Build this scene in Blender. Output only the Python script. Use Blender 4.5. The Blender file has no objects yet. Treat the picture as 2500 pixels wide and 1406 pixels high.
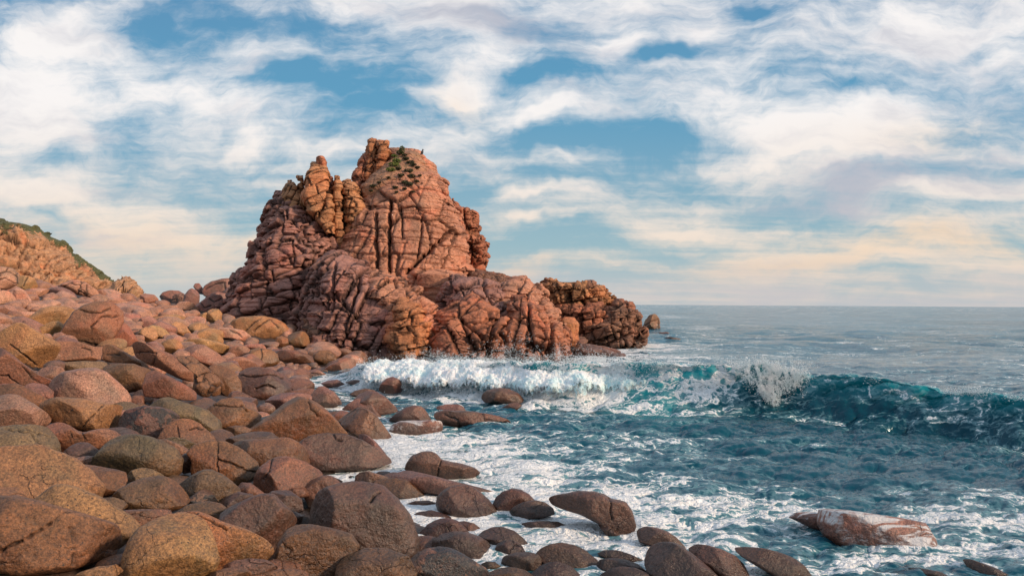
import bpy, bmesh, math, random
import numpy as np
random.seed(7)
RS = np.random.RandomState(11)
SC = bpy.context.scene
COL = SC.collection
F = 1805.0; H = 4.0; ROLL = math.radians(0.335); HORIZ = 741.7
PXM = 1024/2500.0
def d2w(px, py):
    """ray of a photo pixel as (X/Y, Z/Y)"""
    px = np.asarray(px, float); py = np.asarray(py, float)
    a = (px-1250)/F; b = (HORIZ-py)/F
    c, s = math.cos(ROLL), math.sin(ROLL)
    return a*c-b*s, a*s+b*c
def w2p(P):
    x = P[:, 0]/P[:, 1]; z = (P[:, 2]-H)/P[:, 1]
    c, s = math.cos(ROLL), math.sin(ROLL)
    a = x*c+z*s; b = -x*s+z*c
    return a*F+1250, HORIZ-b*F
def at(px, py, D):
    a, b = d2w(px, py)
    return np.stack([a*D, np.zeros_like(a)+D, H+b*D], -1)
# ------------------------------------------------------------------ noise
PERM = RS.permutation(256).astype(np.int32); PERM = np.concatenate([PERM, PERM])
GR = RS.normal(size=(256, 3)).astype(np.float32); GR /= np.linalg.norm(GR, axis=1)[:, None]
HV = RS.rand(256, 6).astype(np.float32)
def _h(i, j, k): return PERM[(PERM[(PERM[i & 255]+j) & 255]+k) & 255]
def perlin(P):
    P = np.asarray(P, np.float32); I = np.floor(P).astype(np.int32); f = P-I
    u = f*f*f*(f*(f*6-15)+10)
    out = 0
    for dx in (0, 1):
        wx = u[:, 0] if dx else 1-u[:, 0]
        for dy in (0, 1):
            wy = u[:, 1] if dy else 1-u[:, 1]
            for dz in (0, 1):
                wz = u[:, 2] if dz else 1-u[:, 2]
                g = GR[_h(I[:, 0]+dx, I[:, 1]+dy, I[:, 2]+dz)]
                out = out+wx*wy*wz*(g[:, 0]*(f[:, 0]-dx)+g[:, 1]*(f[:, 1]-dy)+g[:, 2]*(f[:, 2]-dz))
    return out*1.6
def fbm(P, o=4, g=.5):
    P = np.asarray(P, np.float32); s = 0; a = 1; t = 0
    for k in range(o):
        s = s+a*perlin(P*(2.03**k)+k*17.3); t += a; a *= g
    return s/t
def worley(P, jit=.8):
    """nearest two feature points: id hash, distance to the border, offset from cell point"""
    P = np.asarray(P, np.float32); I = np.floor(P).astype(np.int32); n = len(P)
    d1 = np.full(n, 1e9, np.float32); d2 = d1.copy()
    c1 = np.zeros((n, 3), np.float32); c2 = c1.copy(); h1 = np.zeros(n, np.int32)
    for dx in (-1, 0, 1):
        for dy in (-1, 0, 1):
            for dz in (-1, 0, 1):
                h = _h(I[:, 0]+dx, I[:, 1]+dy, I[:, 2]+dz)
                c = HV[h, :3]*jit+(.5-.5*jit)
                c = c+I; c[:, 0] += dx; c[:, 1] += dy; c[:, 2] += dz
                d = ((c-P)**2).sum(1)
                a = d < d1; b = (~a) & (d < d2)
                d2 = np.where(a, d1, np.where(b, d, d2)); c2 = np.where(a[:, None], c1, np.where(b[:, None], c, c2))
                d1 = np.where(a, d, d1); c1 = np.where(a[:, None], c, c1); h1 = np.where(a, h, h1)
    v = c2-c1; L = np.sqrt((v**2).sum(1))+1e-6
    e = (((c1+c2)/2-P)*v).sum(1)/L
    return h1, np.maximum(e, 0), P-c1
def _h1(i, s_): return HV[PERM[(i+s_*37) & 255], s_ % 6]
def _axis(x, s_, row=None, jit=.32, skip=0.):
    """irregular straight joints along one axis: index of the slab, distance to its nearer joint, offset from its middle"""
    i = np.floor(x).astype(np.int64); r = 0 if row is None else row
    def bd(k):
        b = k+(_h1((k*7+r*13) & 1023, s_)-.5)*2*jit
        return b
    lo, hi = bd(i), bd(i+1)
    a = x < lo; b_ = x >= hi
    i = np.where(a, i-1, np.where(b_, i+1, i)); lo, hi = bd(i), bd(i+1)
    return i, np.minimum(x-lo, hi-x), x-(lo+hi)/2
def bricks(q, c):
    """stacked angular blocks: layers along the third axis, each split by its own straight cross joints"""
    iz, ez, oz = _axis(q[:, 2], 1)
    sx = _h1(iz & 255, 2); k = .7+.9*_h1(iz & 255, 4)
    ix, ex_, ox = _axis(q[:, 0]*k+sx*9, 3, iz)
    ky = .8+.5*_h1((iz*3+ix) & 255, 5)
    iy, ey, oy = _axis(q[:, 1]*ky+_h1((iz+ix*5) & 255, 0)*7, 4, iz+ix)
    e = np.minimum(np.minimum(np.abs(ez)*c[2], np.abs(ex_)/k*c[0]), np.abs(ey)/ky*c[1])
    h = PERM[(PERM[(PERM[ix & 255]+iy) & 255]+iz) & 255]
    return h, e.astype(np.float32), np.stack([ox, oy, oz], 1).astype(np.float32)
def sst(a, b, x):
    t = np.clip((x-a)/(b-a), 0, 1); return t*t*(3-2*t)
def rotm(rx, ry, rz):
    rx, ry, rz = map(math.radians, (rx, ry, rz))
    X = np.array([[1, 0, 0], [0, math.cos(rx), -math.sin(rx)], [0, math.sin(rx), math.cos(rx)]])
    Y = np.array([[math.cos(ry), 0, math.sin(ry)], [0, 1, 0], [-math.sin(ry), 0, math.cos(ry)]])
    Z = np.array([[math.cos(rz), -math.sin(rz), 0], [math.sin(rz), math.cos(rz), 0], [0, 0, 1]])
    return (Z@Y@X).astype(np.float32)
# ------------------------------------------------------------------ objects
def mesh(name, V, Fc, mat=None, smooth=True, attrs=None):
    V = np.asarray(V, np.float32); Fc = np.asarray(Fc, np.int32); k = Fc.shape[1]
    me = bpy.data.meshes.new(name)
    me.vertices.add(len(V)); me.vertices.foreach_set('co', V.ravel())
    me.loops.add(Fc.size); me.loops.foreach_set('vertex_index', Fc.ravel())
    me.polygons.add(len(Fc)); me.polygons.foreach_set('loop_start', np.arange(len(Fc), dtype=np.int32)*k)
    me.update(calc_edges=True)
    me.polygons.foreach_set('use_smooth', np.full(len(Fc), smooth))
    for n_, a_ in (attrs or {}).items():
        a_ = np.asarray(a_, np.float32)
        if a_.ndim == 1:
            me.attributes.new(n_, 'FLOAT', 'POINT').data.foreach_set('value', a_)
        else:
            c4 = np.ones((len(V), 4), np.float32); c4[:, :3] = a_
            me.attributes.new(n_, 'FLOAT_COLOR', 'POINT').data.foreach_set('color', c4.ravel())
    if mat: me.materials.append(mat)
    me.update(); return me
def link(name, me, parent=None, loc=(0, 0, 0), color=None):
    o = bpy.data.objects.new(name, me); COL.objects.link(o); o.location = [float(v) for v in loc]
    if parent: o.parent = parent
    if color is not None: o.color = tuple(float(v) for v in color)
    return o
def tag(o, label=None, cat=None, group=None, kind=None):
    if label: o['label'] = label
    if cat: o['category'] = cat
    if group: o['group'] = group
    if kind: o['kind'] = kind
    return o
def rebase(V):
    """origin at the foot of the thing"""
    V = np.asarray(V, np.float64)
    b = np.array([(V[:, 0].min()+V[:, 0].max())/2, (V[:, 1].min()+V[:, 1].max())/2, V[:, 2].min()])
    return V-b, b
def grid_faces(nr, nc, wrap=False):
    r = np.arange(nr-1)[:, None]; c = np.arange(nc if wrap else nc-1)[None, :]
    c2 = (c+1) % nc
    a = r*nc+c; b = r*nc+c2; d = (r+1)*nc+c2; e = (r+1)*nc+c
    return np.stack([a, b, d, e], -1).reshape(-1, 4)
def grid_normals(G, wrap):
    if wrap: du = np.roll(G, -1, 1)-np.roll(G, 1, 1)
    else: du = np.gradient(G, axis=1)
    dv = np.gradient(G, axis=0)
    n = np.cross(du, dv); L = np.linalg.norm(n, axis=2, keepdims=True)
    return n/np.maximum(L, 1e-9)
# ------------------------------------------------------------------ node helper
class NT:
    def __init__(s, nt): s.t = nt; s.n = nt.nodes; s.l = nt.links
    def add(s, typ, _ins=None, **kw):
        n = s.n.new(typ)
        for k, v in kw.items(): setattr(n, k, v)
        for k, v in (_ins or {}).items(): s.put(n.inputs[k], v)
        return n
    def put(s, i, v):
        if isinstance(v, bpy.types.NodeSocket): s.l.new(v, i)
        elif v is not None: i.default_value = v
    def m(s, op, a, b=None, c=None, clamp=False):
        n = s.n.new('ShaderNodeMath'); n.operation = op; n.use_clamp = clamp
        for i, v in enumerate((a, b, c)):
            if v is not None: s.put(n.inputs[i], v)
        return n.outputs[0]
    def vm(s, op, a, b=None):
        n = s.n.new('ShaderNodeVectorMath'); n.operation = op
        s.put(n.inputs[0], a)
        if b is not None: s.put(n.inputs[1], b)
        return n.outputs[0]
    def mr(s, x, a, b, c=0., d=1., sm=True):
        n = s.n.new('ShaderNodeMapRange'); n.interpolation_type = 'SMOOTHSTEP' if sm else 'LINEAR'
        for i, v in enumerate((x, a, b, c, d)): s.put(n.inputs[i], v)
        return n.outputs[0]
    def mix(s, f, a, b, bt='MIX'):
        n = s.n.new('ShaderNodeMix'); n.data_type = 'RGBA'; n.blend_type = bt
        for i, v in ((0, f), (6, a), (7, b)):
            if isinstance(v, (tuple, list)) and len(v) == 3: v = (*v, 1)
            s.put(n.inputs[i], v)
        return n.outputs[2]
    def noise(s, vec, sc, det=4, rough=.55, dist=0., typ='FBM', dim='3D'):
        n = s.n.new('ShaderNodeTexNoise'); n.noise_dimensions = dim; n.noise_type = typ
        s.put(n.inputs['Vector'], vec); s.put(n.inputs['Scale'], sc); s.put(n.inputs['Detail'], det)
        s.put(n.inputs['Roughness'], rough); s.put(n.inputs['Distortion'], dist)
        return n.outputs[0]
    def voro(s, vec, sc, feat='F1', rnd=1.):
        n = s.n.new('ShaderNodeTexVoronoi'); n.feature = feat
        s.put(n.inputs['Vector'], vec); s.put(n.inputs['Scale'], sc); s.put(n.inputs['Randomness'], rnd)
        return n
    def mapv(s, vec, loc=(0, 0, 0), rot=(0, 0, 0), sc=(1, 1, 1)):
        n = s.n.new('ShaderNodeMapping'); s.put(n.inputs[0], vec)
        n.inputs[1].default_value = loc; n.inputs[2].default_value = rot; n.inputs[3].default_value = sc
        return n.outputs[0]
def material(name):
    m = bpy.data.materials.new(name); m.use_nodes = True; m.node_tree.nodes.clear()
    t = NT(m.node_tree); out = t.n.new('ShaderNodeOutputMaterial'); bs = t.n.new('ShaderNodeBsdfPrincipled')
    t.l.new(bs.outputs[0], out.inputs[0]); return m, t, bs, out
# ------------------------------------------------------------------ camera
cam = bpy.data.cameras.new('camera'); co = bpy.data.objects.new('camera', cam); COL.objects.link(co)
cam.sensor_width = 36; cam.lens = 36*F/2500; cam.clip_end = 30000; cam.clip_start = .1
cam.shift_y = (HORIZ-703)/2500
from mathutils import Matrix
cr, sr = math.cos(ROLL), math.sin(ROLL)
co.matrix_world = Matrix(((cr, -sr, 0, 0), (0, 0, -1, 0), (sr, cr, 0, H), (0, 0, 0, 1)))
SC.camera = co
SC.view_settings.view_transform = 'Standard'; SC.view_settings.look = 'None'; SC.view_settings.exposure = 0
SC.cycles.max_bounces = 5; SC.cycles.diffuse_bounces = 3; SC.cycles.glossy_bounces = 3; SC.cycles.transparent_max_bounces = 8
SC.cycles.use_denoising = True
# ------------------------------------------------------------------ sky
SUN_EL, SUN_AZ = math.radians(24), math.radians(112)      # azimuth clockwise from +Y (the view direction)
W = bpy.data.worlds.new("World"); SC.world = W; W.use_nodes = True
t = NT(W.node_tree); t.n.clear()
wo = t.n.new('ShaderNodeOutputWorld'); bg = t.n.new('ShaderNodeBackground'); t.l.new(bg.outputs[0], wo.inputs[0])
bg.inputs[1].default_value = 0.1
sk = t.n.new('ShaderNodeTexSky'); sk.sky_type = 'NISHITA'; sk.sun_disc = False
sk.sun_elevation = SUN_EL; sk.sun_rotation = SUN_AZ; sk.air_density = 1.2; sk.dust_density = .6; sk.ozone_density = 2.0
g = t.n.new('ShaderNodeTexCoord').outputs['Generated']
sp = t.n.new('ShaderNodeSeparateXYZ'); t.l.new(g, sp.inputs[0]); X, Y, Z = sp.outputs
Ya = t.m('MAXIMUM', t.m('ABSOLUTE', Y), .25)
Zp = t.m('MAXIMUM', Z, 0.)
U = t.m('DIVIDE', X, Ya); V = t.m('DIVIDE', Zp, Ya)
uv = t.n.new('ShaderNodeCombineXYZ'); t.l.new(U, uv.inputs[0]); t.l.new(V, uv.inputs[1]); uv = uv.outputs[0]
# cloud-plane coordinates: perspective of a flat layer seen from below
zd = t.m('ADD', Zp, .11)
pc = t.n.new('ShaderNodeCombineXYZ'); t.l.new(t.m('DIVIDE', X, zd), pc.inputs[0]); t.l.new(t.m('DIVIDE', Y, zd), pc.inputs[1]); pc = pc.outputs[0]
warp = t.n.new('ShaderNodeTexNoise'); t.put(warp.inputs['Vector'], uv); warp.inputs['Scale'].default_value = 3.2; warp.inputs['Detail'].default_value = 5
warp.inputs['Roughness'].default_value = .6
wv = t.vm('SUBTRACT', warp.outputs['Color'], (.5, .5, .5))
def vscale(v, k):
    n = t.n.new('ShaderNodeVectorMath'); n.operation = 'SCALE'; t.put(n.inputs[0], v); n.inputs['Scale'].default_value = k; return n.outputs[0]
uvw = t.vm('ADD', uv, vscale(wv, .17))
def blob(px, py, rx, ry, ang=0, src=None):
    """smooth elliptical patch of the sky around a direction; radii in photo pixels"""
    a, b = d2w(px, py); a = float(a); b = float(b)
    mp = t.n.new('ShaderNodeMapping'); mp.vector_type = 'TEXTURE'
    t.put(mp.inputs[0], src or uvw); mp.inputs[1].default_value = (a, b, 0)
    mp.inputs[2].default_value = (0, 0, math.radians(ang)); mp.inputs[3].default_value = (rx/F, ry/F, 1)
    gr = t.n.new('ShaderNodeTexGradient'); gr.gradient_type = 'QUADRATIC_SPHERE'; t.l.new(mp.outputs[0], gr.inputs[0])
    return gr.outputs[1]
def addup(lst, src=None):
    acc = None
    for w, *b in lst:
        v = t.m('MULTIPLY', blob(*b, src=src), w); acc = v if acc is None else t.m('ADD', acc, v)
    return acc
holes = [(-.9, 400, 60, 330, 190, -20), (-1.1, 780, 225, 420, 110, -12), (-.6, 560, 330, 160, 70, 30), (-.8, 1330, 190, 180, 50, -5),
         (-1.15, 1640, 140, 180, 55, 15), (-.8, 1800, 30, 160, 50, -20), (-.85, 1420, 335, 400, 62, 6), (-1.0, 1180, 440, 330, 80, 8),
         (-.75, 1330, 560, 330, 110, 0), (-.7, 1180, 590, 300, 60, 0), (-.6, 130, 400, 180, 60, 0), (-.5, 2060, 215, 230, 45, 8), (-.35, 2350, 130, 150, 40, 20),
         (-.45, 620, 560, 200, 60, 10), (-.35, 1300, 260, 130, 30, 0), (-.5, 150, 540, 200, 25, -5), (-.5, 30, 20, 200, 60, 0), (-.6, 1560, 300, 200, 50, 10)]
puffs = [(.50, 1540, 320, 420, 50, 14), (.35, 1380, 372, 320, 40, 8), (.3, 760, 235, 300, 45, 6), (.25, 430, 70, 260, 50, -30), (.7, 110, 110, 300, 130, 10), (.8, 110, 290, 420, 130, -8), (.55, 580, 350, 300, 140, -12), (.5, 620, 160, 200, 90, 20), (.6, 300, 590, 560, 180, 0), (.4, 60, 470, 300, 60, 0),
         (.6, 1100, 40, 700, 160, -6), (.9, 1110, 240, 190, 100, 20), (.7, 1330, 270, 260, 60, 10), (.95, 1710, 90, 110, 60, 0), (.5, 1540, 120, 170, 60, 20),
         (.7, 2250, 80, 600, 170, 10), (.7, 2080, 320, 650, 170, 12), (.6, 2250, 470, 560, 130, 0), (.6, 1930, 640, 620, 60, 4), (.6, 1230, 640, 170, 60, -12),
         (.55, 2300, 620, 500, 100, 0), (.5, 1280, 460, 280, 34, 8), (.55, 1270, 512, 190, 26, 0), (.4, 840, 380, 170, 60, 0), (.35, 1560, 520, 380, 100, 10),
         (.5, 860, 260, 300, 30, 8), (.5, 60, 230, 300, 200, 0)]
macro = t.m('ADD', t.m('MULTIPLY', addup(holes), .74), addup(puffs))
n1 = t.noise(t.mapv(uvw, sc=(2.6, 5.2, 1), rot=(0, 0, math.radians(-10))), 1.6, 10, .63)
n2 = t.noise(t.mapv(pc, rot=(0, 0, math.radians(38)), sc=(.55, 1.5, 1)), 1.5, 9, .60, .25)
n3 = t.noise(t.mapv(uvw, rot=(0, 0, math.radians(-24)), sc=(3.5, 15, 1)), 1.4, 9, .66)
nn = t.m('ADD', t.m('ADD', t.m('MULTIPLY', n1, .46), t.m('MULTIPLY', n2, .30)), t.m('MULTIPLY', n3, .24))
dens = t.m('ADD', t.m('MULTIPLY', t.m('SUBTRACT', nn, .5), 5.2), t.m('ADD', macro, .20))
mask = t.mr(dens, -.24, .78)
# shade of the cloud: bright where dense near edges, grey underside where thick
greys = addup([(1.0, 1280, 90, 520, 120, -8), (1.15, 2200, 440, 640, 120, 3), (.45, 1950, 500, 420, 60, 0), (.4, 1400, 230, 260, 60, 0), (.5, 2300, 250, 420, 60, 12), (.4, 620, 20, 360, 120, 0), (.35, 620, 180, 200, 80, 0), (.45, 300, 470, 360, 40, -5)])
gn = t.noise(t.mapv(uvw, sc=(2, 7, 1), rot=(0, 0, math.radians(-12))), 2.1, 7, .6)
thick = t.mr(t.m('ADD', t.m('ADD', t.m('MULTIPLY', dens, .22), greys), t.m('MULTIPLY', t.m('SUBTRACT', gn, .5), 2.6)), -.02, 1.1)
lowf = t.mr(V, .0, .30)                       # 0 at the horizon
white = t.mix(lowf, (8.8, 7.2, 5.8), (9.8, 9.4, 9.2))
peach = addup([(.9, 1930, 650, 620, 60, 4), (.9, 1240, 640, 190, 70, -12), (.9, 2300, 590, 600, 90, 0), (.5, 300, 600, 560, 130, 0), (.6, 700, 600, 200, 100, 0), (.35, 1100, 260, 160, 90, 0), (.4, 2300, 330, 600, 120, 8)])
white = t.mix(t.m('MINIMUM', peach, 1.), white, (9.2, 6.9, 4.9))
grey = t.mix(lowf, (5.3, 5.3, 5.7), (5.0, 5.2, 6.0))
ccol = t.mix(thick, white, grey)
# clear sky: physical sky, warmed and lifted a little near the horizon by haze
sky = t.mix(1., sk.outputs[0], (1., 1., 1.), 'MULTIPLY')
clear = t.mix(lowf, (3.6, 5.2, 5.7), (1.15, 3.45, 5.4))
clear = t.mix(t.mr(V, .25, .5), clear, (1.05, 2.75, 4.8))
sky = t.mix(.93, sky, clear)
haze = t.mr(V, .0, .085, .85, 0.)
c1 = t.mix(t.m('MULTIPLY', mask, .97), sky, ccol)
hz = t.mix(t.mr(U, -.7, -.1), (4.3, 5.2, 5.4), (5.6, 5.5, 5.7))
c2 = t.mix(t.m('MULTIPLY', haze, t.mr(t.noise(t.mapv(uv, sc=(1.2, 16, 1)), 2.5, 4), .3, .65, .55, 1.)), c1, hz)
# below the horizon: dark sea tone so nothing bright lights the rocks from underneath
c3 = t.mix(t.mr(Z, -.06, -.005), (.5, .9, 1.1), c2)
t.l.new(c3, bg.inputs[0])
W.cycles.sampling_method = 'MANUAL'; W.cycles.sample_map_resolution = 512
sun = bpy.data.lights.new('sun', 'SUN'); sun.energy = 3.7; sun.angle = math.radians(6.0); sun.color = (1, .74, .52)
so = bpy.data.objects.new('sun', sun); COL.objects.link(so)
from mathutils import Vector
sd = Vector((math.sin(SUN_AZ)*math.cos(SUN_EL), math.cos(SUN_AZ)*math.cos(SUN_EL), math.sin(SUN_EL)))
so.rotation_euler = sd.to_track_quat('Z', 'Y').to_euler(); so.location = (30, -40, 40)
# ------------------------------------------------------------------ rock
def rock_material(name, near=True, streaks=False, grass=False):
    m, t, bs, out = material(name)
    oi = t.n.new('ShaderNodeObjectInfo'); tc = t.n.new('ShaderNodeTexCoord'); ge = t.n.new('ShaderNodeNewGeometry')
    P = ge.outputs['Position']; N = t.n.new('ShaderNodeSeparateXYZ'); t.l.new(ge.outputs['Normal'], N.inputs[0])
    PS = t.n.new('ShaderNodeSeparateXYZ'); t.l.new(P, PS.inputs[0])
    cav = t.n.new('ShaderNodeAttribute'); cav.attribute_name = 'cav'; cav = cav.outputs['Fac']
    base = oi.outputs['Color']
    k = 1. if near else .45
    big = t.noise(P, 1.1*k, 5, .6, .4)
    mid = t.noise(P, 6.*k, 6, .65)
    # warm iron staining against grey-olive weathering
    c = t.mix(t.mr(big, .35, .68), t.mix(1., base, (.80, .70, .64), 'MULTIPLY'), t.mix(1., base, (1.25, 1.12, 1.0), 'MULTIPLY'))
    c = t.mix(t.m('MULTIPLY', t.mr(t.noise(t.vm('ADD', P, (31, 7, 3)), .8*k, 5, .62, .8), .48, .66), .62 if near else .35), c, t.mix(1., base, (.58, .72, .70), 'MULTIPLY'))
    c = t.mix(t.m('MULTIPLY', t.mr(t.noise(t.vm('ADD', P, (3, 57, 13)), .55*k, 4, .6, .5), .52, .68), .75), c, t.mix(1., base, (1.35, .92, .76), 'MULTIPLY'))
    c = t.mix(t.mr(mid, .3, .75, .0, .45), c, t.mix(1., c, (.62, .60, .62), 'MULTIPLY'))
    if near:   # pale salt bloom and rusty runs
        c = t.mix(t.m('MULTIPLY', t.mr(t.noise(t.mapv(P, sc=(1.6, 1.6, .7)), 1.9, 6, .68, .6), .56, .70), .45), c, t.mix(1., base, (1.55, 1.25, 1.10), 'MULTIPLY'))
        c = t.mix(t.m('MULTIPLY', t.mr(t.noise(t.vm('ADD', P, (71, 3, 1)), 2.6, 5, .7, .5), .55, .68), .55), c, t.mix(1., base, (.55, .60, .62), 'MULTIPLY'))
    # granite grain
    gsc = 26. if near else 6.
    g1 = t.noise(P, gsc, 3, .75); g2 = t.noise(t.vm('ADD', P, (9, 9, 9)), gsc*2.3, 2, .7)
    gd = t.mr(g1, .36, .64, .52, 1.44, False); gd = t.m('MULTIPLY', gd, t.mr(g2, .35, .65, .7, 1.28, False))
    if not near: gd = t.mr(gd, .3, 1.8, .72, 1.3, False)
    c = t.mix(1., c, gd, 'MULTIPLY') if False else t.mixv(c, gd)
    if near:   # scattered dark pits and pale flecks
        v = t.voro(P, 17.).outputs[0]
        c = t.mix(t.m('MULTIPLY', t.mr(v, .13, .20, 1., 0.), t.mr(big, .4, .6)), c, (.02, .015, .013))
    # wet dark band near the water; joints darkened by stain and painted AO-like shade
    wetz = t.mr(t.m('ADD', PS.outputs[2], t.m('MULTIPLY', t.m('SUBTRACT', big, .5), 1.2)), .2, 1.9, 1., 0.)
    c = t.mixv(c, t.mr(wetz, 0., 1., 1., .72))
    c = t.mixv(c, t.mr(t.m('ADD', PS.outputs[2], t.m('MULTIPLY', t.m('SUBTRACT', mid, .5), .3)), .08, .34, .55, 1.))
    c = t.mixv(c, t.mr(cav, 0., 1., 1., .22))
    if near:   # black mussel crust, more of it the higher the object colour's alpha
        al = oi.outputs['Alpha']
        mn = t.noise(P, 1.5, 5, .7, .3)
        ms = t.mr(t.m('ADD', t.m('ADD', mn, t.m('MULTIPLY', al, .40)), t.m('MULTIPLY', N.outputs[2], -.10)), .76, .79)
        mu = t.m('MULTIPLY', ms, t.mr(t.voro(P, 30.).outputs[0], .25, .75, 1., .75))
        c = t.mix(mu, c, (.012, .014, .017))
    jn = None
    if near:
        jw = t.n.new('ShaderNodeTexNoise'); t.put(jw.inputs['Vector'], P); jw.inputs['Scale'].default_value = 1.6; jw.inputs['Detail'].default_value = 5
        Pj = t.vm('ADD', P, t.vm('MULTIPLY', t.vm('SUBTRACT', jw.outputs['Color'], (.5, .5, .5)), (.7, .7, .7)))
        for rot, sc, w_, k_ in (((.5, .45, .3), (.55, .8, 1.2), .006, .5), ((.3, -.6, 1.2), (1.3, .8, 1.9), .007, .3)):
            vv = t.voro(t.mapv(Pj, rot=rot, sc=sc), 1., 'DISTANCE_TO_EDGE', .95).outputs[0]
            ln = t.m('MULTIPLY', t.mr(vv, .0, w_*1.6, 1., 0.), t.mr(t.noise(t.vm('ADD', P, (rot[1]*99, 0, 0)), .7, 4), .50, .60, 0., k_))
            jn = ln if jn is None else t.m('MAXIMUM', jn, ln)
        c = t.mixv(c, t.mr(jn, 0., 1., 1., .35, False))
    if not near:
        jw = t.n.new('ShaderNodeTexNoise'); t.put(jw.inputs['Vector'], P); jw.inputs['Scale'].default_value = .7; jw.inputs['Detail'].default_value = 3
        Pj = t.vm('ADD', P, t.vm('MULTIPLY', t.vm('SUBTRACT', jw.outputs['Color'], (.5, .5, .5)), (.6, .6, .6)))
        for rot, sc, w_, k_ in (((.1, .45, .3), (.42, .45, .95), .014, .6), ((.2, .2, .9), (1.3, 1.3, 2.0), .018, .3)):
            vv = t.voro(t.mapv(Pj, rot=rot, sc=sc), 1., 'DISTANCE_TO_EDGE', .85).outputs[0]
            ln = t.m('MULTIPLY', t.mr(vv, .0, w_*2.2, 1., 0.), t.mr(t.noise(t.vm('ADD', P, (rot[1]*99, 0, 0)), .5, 3), .42, .56, 0., k_))
            jn = ln if jn is None else t.m('MAXIMUM', jn, ln)
        c = t.mixv(c, t.mr(jn, 0., 1., 1., .38, False))
    if grass:
        gr = t.n.new('ShaderNodeAttribute'); gr.attribute_name = 'green'
        gm = t.mr(t.m('ADD', gr.outputs['Fac'], t.m('MULTIPLY', t.m('SUBTRACT', t.noise(P, .9, 6, .7), .5), 1.5)), .42, .60)
        gc = t.mix(t.noise(P, 2.1, 5, .7), (.035, .055, .018), (.16, .14, .06))
        c = t.mix(gm, c, gc)
    if streaks:
        sv = t.mapv(P, rot=(0, 0, math.radians(-14)), sc=(.55, 3.4, 1.5))
        s1 = t.noise(sv, 1.7, 6, .62, 1.2)
        c = t.mix(t.m('MULTIPLY', t.mr(s1, .47, .56), t.mr(N.outputs[2], -.1, .5)), c, (.62, .60, .60))
    t.l.new(c, bs.inputs['Base Color'])
    r = t.mr(wetz, 0., 1., .78 if not near else .62, .36)
    r = t.m('ADD', r, t.m('MULTIPLY', t.m('SUBTRACT', mid, .5), .35))
    t.l.new(r, bs.inputs['Roughness'])
    bs.inputs['Specular IOR Level'].default_value = .42 if not near else .7
    if near: t.l.new(t.m('MULTIPLY', wetz, .0), bs.inputs['Coat Weight']); bs.inputs['Coat Roughness'].default_value = .16
    b1 = t.n.new('ShaderNodeBump'); b1.inputs['Distance'].default_value = .012 if near else .06; b1.inputs['Strength'].default_value = .8
    t.l.new(g1, b1.inputs['Height'])
    b2 = t.n.new('ShaderNodeBump'); b2.inputs['Distance'].default_value = .10 if near else .16; b2.inputs['Strength'].default_value = .75
    t.l.new(t.noise(P, 3.5*k, 8, .68), b2.inputs['Height']); t.l.new(b1.outputs[0], b2.inputs['Normal'])
    if jn is not None:
        b3 = t.n.new('ShaderNodeBump'); b3.invert = True; b3.inputs['Distance'].default_value = .16 if not near else .05; b3.inputs['Strength'].default_value = .9
        t.l.new(jn, b3.inputs['Height']); t.l.new(b2.outputs[0], b3.inputs['Normal']); b2 = b3
    t.l.new(b2.outputs[0], bs.inputs['Normal'])
    return m
def _mixv(s, c, v):
    n = s.n.new('ShaderNodeMix'); n.data_type = 'RGBA'; n.blend_type = 'MULTIPLY'; n.inputs[0].default_value = 1
    s.put(n.inputs[6], c); cc = s.n.new('ShaderNodeCombineColor')
    for i in range(3): s.put(cc.inputs[i], v)
    s.l.new(cc.outputs[0], n.inputs[7]); return n.outputs[2]
NT.mixv = _mixv
M_BOULDER = rock_material('granite_boulder')
M_STREAK = rock_material('granite_foam_streaked', streaks=True)
M_CLIFF = rock_material('granite_cliff', near=False)
M_HEAD = rock_material('granite_headland', near=False, grass=True)
def plain(name, col, rough=.7, noise=0., sc=5.):
    m, t, bs, out = material(name)
    P = t.n.new('ShaderNodeNewGeometry').outputs['Position']
    n = t.noise(P, sc, 4)
    t.l.new(t.mixv((*col, 1), t.mr(n, .3, .7, 1-noise, 1+noise, False)), bs.inputs['Base Color'])
    bs.inputs['Roughness'].default_value = rough; return m
M_LEAF = plain('leaves', (.06, .085, .02), .7, .5, 3.)
M_GRASS = plain('grass_green', (.13, .17, .03), .7, .4, 3.)
M_SHRUB = plain('dry_shrub', (.06, .06, .025), .8, .5, 3.)
M_BIRD = plain('feathers', (.05, .05, .055), .6, .2)
# ------------------------------------------------------------------ beach ground
cp = [(0, 1406, 7.5), (0, 1200, 11), (0, 1000, 17), (0, 850, 26), (0, 760, 38), (0, 712, 50), (300, 1406, 7.8), (300, 1200, 12), (300, 1000, 20), (300, 850, 34),
      (300, 775, 50), (300, 744, 62), (150, 730, 56), (600, 1406, 8.5), (600, 1200, 13.3), (600, 1050, 20), (600, 950, 30), (600, 850, 45), (580, 778, 62), (420, 744, 67),
      (740, 900, 42), (850, 1406, 9.7), (850, 1250, 13.3), (850, 1100, 19.5), (750, 1000, 26), (880, 905, 45), (1100, 1406, 10.7), (1000, 1200, 15.7), (1300, 1406, 11.2), (1600, 1400, 11.5)]
W3 = [at(*c) for c in cp]
W3 += [(-50, 90, 3.2), (-30, 105, 1), (-22, 62, 2.6), (-38, 45, 5.6), (-30, 30, 4), (-17, 10, 1.7), (-22, 20, 2.6), (-10, 2, 1.4), (0, 2, .6), (0, 30, -1.2), (10, 20, -1.5), (20, 40, -3),
       (0, 45, -1.5), (-5, 30, -.5), (-2.6, 22, -.4), (3, 14, -.8), (0, 70, -2), (40, 60, -4), (-70, 60, 12), (-60, 30, 9), (-15, 80, 0), (10, 8, -.8), (-10, 50, .1)]
W3 = np.array([list(map(float, w)) for w in W3])
def _k(r2): return .5*r2*np.log(r2+1e-9)
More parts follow.
